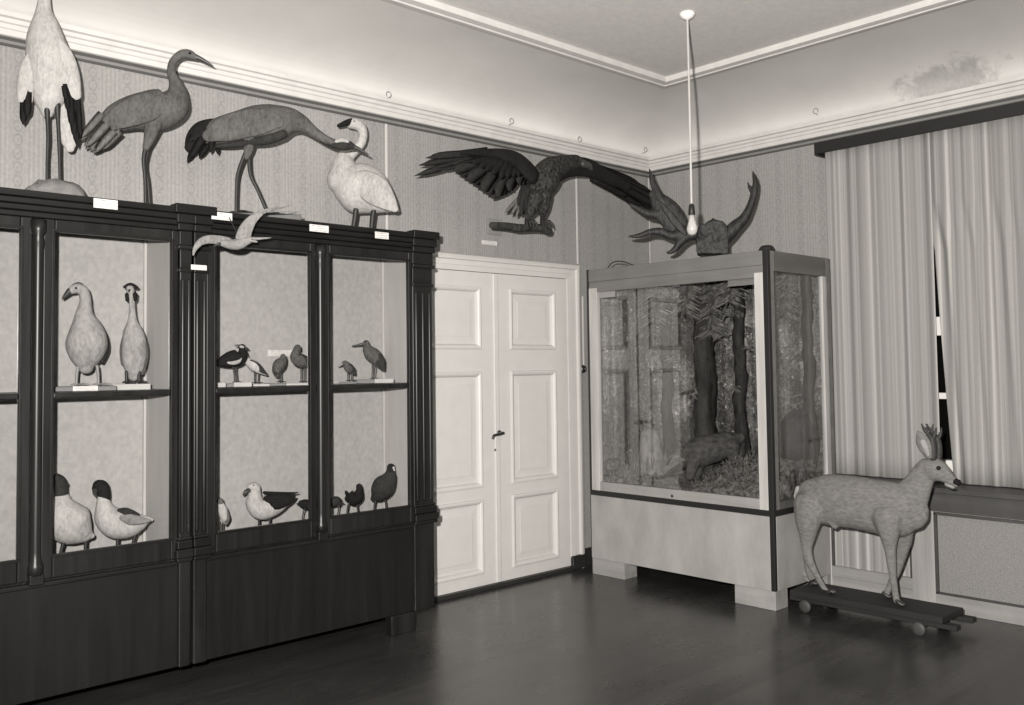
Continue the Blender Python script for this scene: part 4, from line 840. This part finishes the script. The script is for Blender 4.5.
# hanging spruce boughs in the upper part
for u, L, x, lab in ((690, .30, 5.35, 'drooping spruce bough at the top middle of the display case'), (735, .24, 5.4, 'drooping spruce bough at the top right of the display case'), (660, .34, 5.42, 'drooping spruce bough at the top left of the display case'),
                   (715, .46, 5.52, 'longest drooping spruce bough, beside the thickest trunk in the display case'), (790, .34, 5.3, 'drooping spruce bough behind the side glass of the display case'), (812, .42, 5.55, 'drooping spruce bough at the far end of the side glass')):
    p = at(u, 300, 0, x) if u < 765 else at(u, 300, 1, KY0+.22); x = p[0]; py = max(p[1], KY0+.17); b = MB(); c = V((x, py, KT-.025)); e0 = V((x-.02, py+.03, KT-.03-L))
    b.tube([c, c+V((0, .02, -L*.4)), e0], [.008, .007, .003], 7, k=3)
    for j in range(int(900*L)):
        q = c.lerp(e0, random.random()); a = random.uniform(0, 2*pi); e = q+V((math.cos(a)*.10, math.sin(a)*.12, -.06))*random.uniform(.3, 1.1)
        b.blade(q, e, .005, .0035, V((math.sin(a), random.random(), .6)), .001)
    tag(b.build('spruce_bough', 'needle', loc=c, smooth=False), lab, 'bough', 'boughs in the display case')
# pale stump with grass
p = at(651, 455, 0, 5.48); z0 = hgt(5.48, p[1])-.02
t = thing('tree_stump', (5.48, p[1], z0), 'pale mossy stump left of the badger in the display case', 'stump')
b = MB(); b.tube([V((5.48, p[1], z0)), V((5.48, p[1], z0+.08)), V((5.485, p[1]+.01, z0+.2)), V((5.49, p[1]+.01, z0+.27))], [.15, .11, .085, .07], 18, k=4)
b.v = [v+V((.008*math.sin(v[2]*50+v[1]*60), .008*math.cos(v[2]*40+v[0]*70), 0)) for v in b.v]; b.build('stump', 'paletrunk', t)
b = MB()
for i in range(70):
    a = random.uniform(0, 2*pi); q = V((5.46+.12*math.cos(a), p[1]+.13*math.sin(a), z0+.03)); e = q+V((random.uniform(-.05, .05), random.uniform(-.05, .05), random.uniform(.07, .16))); b.blade(q, e, .003, .002, V((-1, -1, .2)), .001)
o = b.build('grass_tuft', 'grass', t); o['kind'] = 'stuff'
# mossy rock, left, and dark boulder at the right
def rock(u, v, x, r, s, name, mat, lab, cat, off=0):
    p_ = at(u, v, 0, x); z_ = hgt(x, p_[1]); b_ = MB(); b_.ball((x, p_[1], z_+r*s[2]*.55), r, *s, 20)
    c_ = V((x, p_[1], z_+r*s[2]*.5)); b_.v = [c_+(q-c_)*(1+.10*math.sin(q[0]*31+q[1]*17)+.09*math.sin(q[2]*37+q[1]*23)) for q in b_.v]
    tag(b_.build(name, mat, loc=(x, p_[1], z_-.01)), lab, cat)
rock(608, 474, 5.2, .10, (.9, 1.15, .6), 'mossy_rock', 'moss', 'low mossy rock at the left front of the display case', 'rock')
rock(797, 440, 5.55, .15, (.9, .8, 1.35), 'boulder', 'rock', 'tall dark boulder seen through the side glass of the display case', 'rock')
b = MB(); p = at(622, 462, 0, 5.3)
for i in range(160):
    q = V((5.14+random.uniform(0, .35), p[1]+random.uniform(-.2, .12), 0)); q.z = hgt(q.x, q.y)-.005; e = q+V((random.uniform(-.04, .04), random.uniform(-.04, .04), random.uniform(.04, .13))); b.blade(q, e, .005, .003, V((-1, -.6, .4)), .001)
tag(b.build('heather', 'grass', loc=(5.3, p[1], hgt(5.3, p[1]))), 'tuft of dry heather at the left of the display case', 'heather', kind='stuff')
b = MB(); p = at(735, 480, 0, 5.2)
for i in range(220):
    q = V((5.10+random.uniform(0, .3), p[1]+random.uniform(-.14, .32), 0)); q.y = max(q.y, KY0+.08); q.z = hgt(q.x, q.y)-.005; e = q+V((random.uniform(-.04, .04), random.uniform(-.04, .04), random.uniform(.02, .06))); b.blade(q, e, .005, .003, V((-1, -.6, .6)), .001)
tag(b.build('heather', 'moss', loc=(5.2, p[1], hgt(5.2, p[1]))), 'low growth on the ground in front of the badger', 'heather', kind='stuff')
# badger
fg = Fig(700, 480, 0, 5.30, .66, yaw=.0)
t = thing('badger', fg.gp(705, 478), 'dark badger with a pale striped face walking down left inside the display case', 'stuffed animal')
b = MB(); fg.loft(b, [(741, 437, 5), (733, 441, 10), (720, 446, 14), (706, 450, 15), (694, 454, 14), (686, 457, 11), (680, 460, 9)], .9, 16); 
for pts in ([(694, 458, 8), (692, 467, 6), (690, 476, 5.5)], [(731, 446, 9), (733, 457, 6), (732, 466, 5)]):
    fg.loft(b, [(u, v, r, .06) for u, v, r in pts], .9, 10); fg.loft(b, [(u+6, v-1, r, -.06) for u, v, r in pts], .9, 10)
b.build('body', 'furdark', t, remesh=.008, sm_iter=5)
b = MB(); fg.loft(b, [(686, 455, 10), (679, 459, 9), (673, 463.5, 7.5), (668, 468, 5), (664.5, 472, 2.8)], .85, 14); o = b.build('head', 'furgrey', t); o['label'] = 'grey head'
b = MB(); fg.loft(b, [(682, 458, 2.2), (675, 463.5, 2.4), (668, 469.5, 1.6)], .5, 10, off=.045); o = b.build('face_stripe', 'furgrey', t); o['label'] = 'pale stripe along the cheek'
b = MB(); fg.loft(b, [(683, 461.5, 1.6), (675, 468, 2.2), (668, 473, 1.2)], .5, 10, off=.045); fg.loft(b, [(680, 453, 1.6), (672, 459, 2), (667, 465, 1)], .5, 10, off=.03); o = b.build('face_mask', 'fblack', t); o['label'] = 'dark stripes on the face'
b = MB(); b.ball(fg.pt(684, 451, .04), .016, 1, 1, 1.1); b.ball(fg.pt(689, 450, -.03), .016, 1, 1, 1.1); b.build('ears', 'furdark', t)

# ------------------------------------------------------------------ moose antlers on the case
fg = Fig(712, 252, 0, 5.30, KT)
t = thing('moose_antlers', fg.gp(712, 250), 'broad dark moose antlers on a skull plate on top of the display case', 'antlers')
b = MB(); ol = [(697, 254), (696.5, 240), (698, 227), (701, 222.5), (705, 224), (709, 220.5), (713, 217.5), (717, 220.5), (722, 220.5), (726, 224), (728.5, 232), (728.5, 254)]
b.prism([fg.pt(u, v, .05) for u, v in ol], -fg.n*.11); fg.loft(b, [(704, 246, 5), (706, 236, 6), (711, 230, 5)], .5, 12, off=.03); fg.loft(b, [(722, 232, 4), (719, 240, 5), (716, 248, 4)], .5, 12, off=.03)
b.v = [V((p[0], p[1], max(p[2], KT))) for p in b.v]
o = b.build('skull_plate', 'antler', t, remesh=.006, sm_iter=6); BT = bpy.data.textures.new('bone_lumps', 'CLOUDS'); BT.noise_scale = .04; dm = o.modifiers.new('lumps', 'DISPLACE'); dm.texture = BT; dm.strength = .02; dm.texture_coords = 'LOCAL'
b = MB(); fg.loft(b, [(718, 243, 8.5), (727, 235, 7.5), (736, 226, 6.5), (744, 218.5, 5.2), (750, 207, 4), (754, 194, 3.6), (755.5, 184, 3), (754, 176, 1.8), (752.6, 170.5, .6)], .9, 14)
fg.loft(b, [(753, 194, 2), (749.5, 188, 1.6), (747.8, 181.5, .6)], .9, 10); b.build('antler', 'antler', t, remesh=.006, sm_iter=3)
b = MB(); fg.loft(b, [(703, 233, 6), (694, 235, 5.5), (686, 235, 5.5), (681, 231, 7)], .8, 14)
fg.loft(b, [(684, 233, 7), (677, 224, 11), (669, 214, 13.5), (661, 204, 11), (653, 194, 5)], .3, 16)
for q in (-6, -1, 4): fg.loft(b, [(686, 234+q*.3, 1.2), (674, 221+q*.8, 1.7), (660+q*.4, 204+q*.8, 1)], .9, 8, off=.055)
fg.loft(b, [(661, 200, 6), (656, 190, 4), (652, 180, 2.8), (649.5, 168.5, .8)], .7, 10)
fg.loft(b, [(658, 214, 6), (648, 213.5, 4), (637, 208, 2.8), (627, 203, 1)], .7, 10)
fg.loft(b, [(683, 234, 6), (672, 235.5, 5), (660, 231.5, 4.2), (650, 232, 3.4), (640, 235.5, 2.8), (629, 236.5, 1.2)], .8, 12)
fg.loft(b, [(688, 235, 6), (681, 241, 4.8), (676, 248, 3.4), (671, 252, 2.4), (667.5, 252.5, 1.4)], .85, 12)
b.build('antler', 'antler', t, remesh=.006, sm_iter=3)

# ------------------------------------------------------------------ bulb on its cord
p = at(692, 225, 1, 3.12)
bx, by, bz = p
t = thing('bulb_pendant', (bx, by, 3.515), 'bare light bulb hanging on a pale cord in front of the antlers', 'lamp')
MB().lathe((bx, by, 3.515), [(.045, 0), (.045, -.012), (.03, -.03), (.008, -.04)], 18).build('ceiling_rose', 'white', t)
zs = at(692.5, 206, 1, by)[2]
MB().tube([V((bx, by, 3.49)), V((bx+.002, by, 2.9)), V((bx, by, zs))], [.0065]*3, 10).build('cord', 'cordmat', t)
MB().lathe((bx, by, zs+.012), [(.007, 0), (.015, -.008), (.018, -.03), (.02, -.062), (.018, -.064)], 16).build('socket', 'black', t)
zb = zs-.05
MB().lathe((bx, by, zb), [(.012, 0), (.013, -.015), (.016, -.03), (.023, -.05), (.029, -.07), (.0305, -.085), (.027, -.102), (.017, -.114), (.004, -.118)], 20).build('bulb', 'bulb', t)
MB().lathe((bx, by, zb), [(.008, -.005), (.007, -.03), (.004, -.045), (.002, -.06)], 10).build('filament_stem', 'brass', t)

# ------------------------------------------------------------------ curtains, rail, radiator cover
RX = 5.90
a = at(817, 150, 0, RX-.03); zr = at(985, 121, 0, RX-.03)[2]
t = thing('curtain_rail', (RX, 2.4, zr), 'dark wooden curtain rail running below the cornice on the window wall', 'curtain rail')
boxes((RX-.03, RX-.008, 1.2, a[1], zr, zr+.075)).build('rail_board', 'rodwood', t, bevel=.002)
boxes((RX-.03, XR, a[1], a[1]+.022, zr-.012, zr+.075)).build('end_bracket', 'rodwood', t, bevel=.002)
CZ0 = .742
def curtain(edge0, edge1, label, ph):
    """edge0/edge1: y of the two vertical edges as functions of height"""
    b_ = MB(); ny_, nz_ = 150, 14
    for i in range(nz_+1):
        z = CZ0+(zr+.06-CZ0)*i/nz_
        for j in range(ny_+1):
            q = j/ny_; y = edge0(z)+(edge1(z)-edge0(z))*q
            y0_ = edge0(3)+(edge1(3)-edge0(3))*q
            s_ = math.sin(y0_*38+ph)*.008+math.sin(y0_*71+ph*2)*.006+math.sin(y0_*17+1.3*ph)*.008
            b_.v.append(V((RX+.045+s_*(.75+.25*z/3), y, z)))
    for i in range(nz_):
        for j in range(ny_): q = i*(ny_+1)+j; b_.f.append([q, q+1, q+ny_+2, q+ny_+1])
    o_ = b_.build('curtain', 'curtain', loc=(RX+.045, (edge0(1)+edge1(1))/2, CZ0)); tag(o_, label, 'curtain', 'curtains at the window')
    sd_ = o_.modifiers.new('solid', 'SOLIDIFY'); sd_.thickness = .0015
    return o_
yg = at(938, 350, 0, RX+.045)[1]; yg2 = at(950, 440, 0, RX+.045)[1]; zg2 = at(950, 440, 0, RX+.045)[2]; zgt = at(937, 252, 0, RX+.045)[2]
curtain(lambda z: a[1]-.02, lambda z: yg, 'wide striped pale curtain left of the dark gap in the window', 0.4)
curtain(lambda z: yg+.06-.06*min(1, max(0, (zgt+.3-z)/.3))-max(0, (zgt-z)/(zgt-zg2))**1.2*(yg-yg2), lambda z: 1.25, 'striped pale curtain right of the dark gap, at the photo edge', 2.2)

zt = at(985, 486.5, 0, 5.93)[2]; QX = at(985, 492, 2, zt)[0]+.02
t = thing('radiator_cover', (QX+.2, 2.3, 0), 'low panelled wooden radiator cover with dark sill under the curtains', 'radiator cover')
def yq(u, v=560): return at(u, v, 0, QX)[1]
y0_, ye = yq(815), 1.2
zs1 = at(985, 497, 0, QX)[2]; zr1 = at(985, 518, 0, QX)[2]
boxes((QX-.02, XR-.02, ye, y0_, zs1, zt)).build('sill', 'sillwood', t, bevel=.004)
boxes((QX, QX+.03, ye, y0_, zr1+.01, zs1)).build('top_rail', 'sillwood', t, bevel=.003)
boxes((QX, QX+.03, ye, y0_, .0, .10)).build('bottom_rail', 'coverrail', t, bevel=.003)
y1_, y2_, y3_, y4_ = yq(832), yq(912), yq(935), yq(1010)
boxes((QX-.006, QX+.03, y1_, y0_, .0, zr1+.01)).build('post', 'pine', t, bevel=.003)
boxes((QX-.006, QX+.03, y3_, y2_, .0, zr1+.01)).build('post', 'coverwood', t, bevel=.003)
boxes((QX-.006, QX+.03, ye, 1.75, .0, zr1+.01)).build('post', 'coverwood', t, bevel=.003)
boxes((QX, QX+.03, y2_, y1_, .10, .17)).build('bottom_rail', 'coverrail', t, bevel=.003)
each('infill_panel', 'curtain', t, (QX+.022, QX+.03, y2_, y1_, .16, zr1+.01), smooth=False)
each('infill_panel', 'mesh', t, (QX+.018, QX+.03, 1.75, y3_, .10, zr1+.01), smooth=False)
each('bead', 'sillwood', t, (QX-.002, QX+.018, y3_-.016, y3_, .10, zr1), (QX-.002, QX+.018, 1.75, y3_, zr1-.012, zr1+.004), (QX-.002, QX+.018, 1.75, y3_, .10, .112), (QX, QX+.02, y2_, y2_+.014, .17, zr1), (QX, QX+.02, y1_-.014, y1_, .17, zr1), bevel=.002)
each('end_panel', 'coverwood', t, (QX+.03, XR-.02, y0_-.02, y0_, 0, zs1), (QX+.03, XR-.02, ye, ye+.02, 0, zs1), smooth=False)

# ------------------------------------------------------------------ roe deer on its wheeled board
CZ = .115
t = thing('wheeled_board', (5.29, 2.55, 0), 'low dark board on small wheels carrying the deer', 'cart')
boxes((5.14, 5.43, 2.13, 3.04, .078, CZ)).build('board', 'cart', t, bevel=.004)
each('runner', 'cart', t, (5.15, 5.21, 2.06, 3.05, .05, .078), (5.37, 5.43, 2.06, 3.05, .05, .078), bevel=.004)
for x in (5.115, 5.44):
    for y in (2.245, 2.925): MB().lathe((x-.014, y, .038), [(.010, 0), (.034, .002), (.037, .006), (.037, .022), (.034, .026), (.010, .028)], 22, (1, 0, 0)).build('wheel', 'wheel', t)
for y in (2.245, 2.925): MB().tube([V((5.11, y, .038)), V((5.45, y, .038))], [.009, .009], 10).build('axle', 'blackmetal', t)

DXC = 5.285
fg = Fig(850, 600, 0, DXC, CZ, normal=(-1, 0, 0))
t = thing('roe_deer', (DXC, fg.pt(860, 590)[1], CZ), 'stuffed roe buck with small antlers standing on the wheeled board', 'stuffed animal')
b = MB()
fg.loft(b, [(801.5, 496, 9), (808, 495.5, 17), (822, 499, 25), (838, 500.5, 26.5), (856, 502.5, 26.5), (874, 506, 26.5), (890, 509, 27), (903, 510, 25), (912, 510, 19)], [.5, .5, .52, .58, .6, .58, .52, .48, .45], 20)
fg.loft(b, [(903, 505, 22), (911, 496, 17.5), (918, 485, 13.5), (923.5, 474, 11.2), (928, 467, 9.5)], .55, 16)
fg.loft(b, [(925, 466.5, 8.2), (932, 468.5, 11), (939.5, 471.5, 10.5), (946, 476, 7.2), (952, 480.8, 5), (956.5, 483.8, 3.8)], [.75, .72, .68, .7, .8, .85], 16)
fo, ho = .062, .062
fg.loft(b, [(888, 517, 16, fo*.8), (889, 533, 10.5, fo), (890, 548, 6.2, fo), (891.5, 562, 5, fo), (893.5, 580, 3.6, fo), (896, 597, 3.5, fo), (898, 604, 3.6, fo)], .8, 12)
fg.loft(b, [(901, 524, 13, -fo*.8), (903, 540, 9, -fo), (900.5, 556, 5.8, -fo), (896, 572, 4.6, -fo), (890, 586, 3.4, -fo), (886, 595, 3.4, -fo)], .8, 12)
fg.loft(b, [(810, 505, 18, ho*.7), (808, 521, 14, ho), (807.5, 536, 9, ho), (807, 549, 5.8, ho), (809.5, 561, 5.2, ho), (816, 574, 3.6, ho), (824, 588, 3.3, ho), (829, 596, 3.5, ho)], .75, 12)
fg.loft(b, [(806, 508, 15, -ho*.7), (803, 522, 11, -ho), (800, 535, 7, -ho), (799.5, 546, 5, -ho), (801, 560, 4.2, -ho), (803.5, 572, 3.4, -ho), (808, 583, 3.2, -ho), (811.5, 588, 3.3, -ho)], .75, 12)
fg.loft(b, [(823, 514, 6, .02), (830, 519, 5, .03), (835, 527, 3, .03)], .9, 10)
# lowest point onto the board
b.v = [V((p[0], p[1], max(p[2], CZ+.012))) for p in b.v]
b.build('body', 'fur', t, remesh=.0075, sm_iter=6)
for (u, v, of) in ((898.5, 606, fo), (885, 598, -fo), (830, 598, ho), (812.5, 590, -ho)):
    p = fg.pt(u, v, of); c = V((p[0], p[1], CZ)); top = p.z; b = MB()
    for q in (-.009, .009): b.tube([V((p[0]+q, p[1]+.004, min(top+.03, CZ+.06))), V((p[0]+q, p[1]-.012, CZ+.016)), V((p[0]+q, p[1]-.03, CZ+.009))], [.012, .0125, .007], 9, k=3)
    b.v = [V((w_[0], w_[1], max(w_[2], CZ))) for w_ in b.v]
    b.build('hoof', 'hoof', t)
def ear(pts, of, name='ear'):
    b_ = MB(); fg.loft(b_, pts, .35, 12, off=of); return b_.build(name, 'fur', t)
ear([(929, 456, 3), (926, 449, 6), (922.5, 441, 6.5), (919.5, 434.5, 3.5), (917.5, 431, .8)], .045); ear([(934, 457, 3), (932.5, 449, 5), (930.5, 441, 5.5), (928.5, 435, 2.5), (927.5, 432, .7)], -.05)
b = MB(); fg.loft(b, [(928, 455, 1.5), (926, 449, 3), (923, 442, 3)], .5, 10, off=.057); o = b.build('inner_ear', 'furpale', t); o['label'] = 'pale hair inside the ear'
for dx, of in ((0, .026), (5.5, -.026)):
    b = MB(); fg.loft(b, [(933+dx, 458, 3.2), (933.5+dx, 449, 3), (932.5+dx, 441, 2.7), (929.5+dx, 435.5, 2.1), (925+dx, 430.5, 1.7), (921.5+dx*.8, 424, .6)], 1, 10, off=of)
    fg.loft(b, [(932+dx, 440, 2), (935+dx, 434, 1.5), (936+dx, 428, .5)], 1, 8, off=of); fg.loft(b, [(926.5+dx, 432, 1.5), (927+dx, 427, 1), (928+dx, 424, .4)], 1, 8, off=of); b.build('antler', 'roeantler', t)
eye(fg, t, 938.5, 468, .0125, .042); eye(fg, t, 941, 467, .0125, -.042)
b = MB(); fg.loft(b, [(955, 481.8, 3.6), (958, 482.8, 3.3)], 1, 12); o = b.build('nose', 'fblack', t); o['label'] = 'black nose'
b = MB(); fg.loft(b, [(947, 484, 2.5), (953, 486.5, 2.3)], 1, 10); o = b.build('chin', 'furpale', t); o['label'] = 'pale chin'
b = MB(); p = fg.pt(798.5, 494); fg.loft(b, [(799, 489, 4), (796.5, 496, 3), (796, 500, 1.5)], 1, 10); b.build('tail', 'furpale', t)

# ------------------------------------------------------------------ light: the photographer's flash beside the camera, plus a faint world fill added for room bounce
def lamp(name, typ, loc, e, **k):
    l = bpy.data.lights.new(name, typ); l.energy = e; l.color = (1, .962, .918)
    for a_, v_ in k.items(): setattr(l, a_, v_)
    o_ = bpy.data.objects.new(name, l); C.objects.link(o_); o_.location = loc; return o_
fl = lamp('flash', 'SPOT', (-.16, .10, 1.72), 2150, shadow_soft_size=.035, spot_size=math.radians(125), spot_blend=1.0)
fl.rotation_euler = (V((4.3, 4.0, 1.9))-V(fl.location)).to_track_quat('-Z', 'Y').to_euler()
W = bpy.data.worlds.new('world'); bpy.context.scene.world = W; W.use_nodes = True; W.node_tree.nodes['Background'].inputs[0].default_value = (.1, .097, .093, 1); W.node_tree.nodes['Background'].inputs[1].default_value = .7
sc = bpy.context.scene
sc.view_settings.view_transform = 'Standard'; sc.view_settings.look = 'None'; sc.view_settings.gamma = 1; sc.view_settings.exposure = 0; sc.view_settings.use_curve_mapping = False
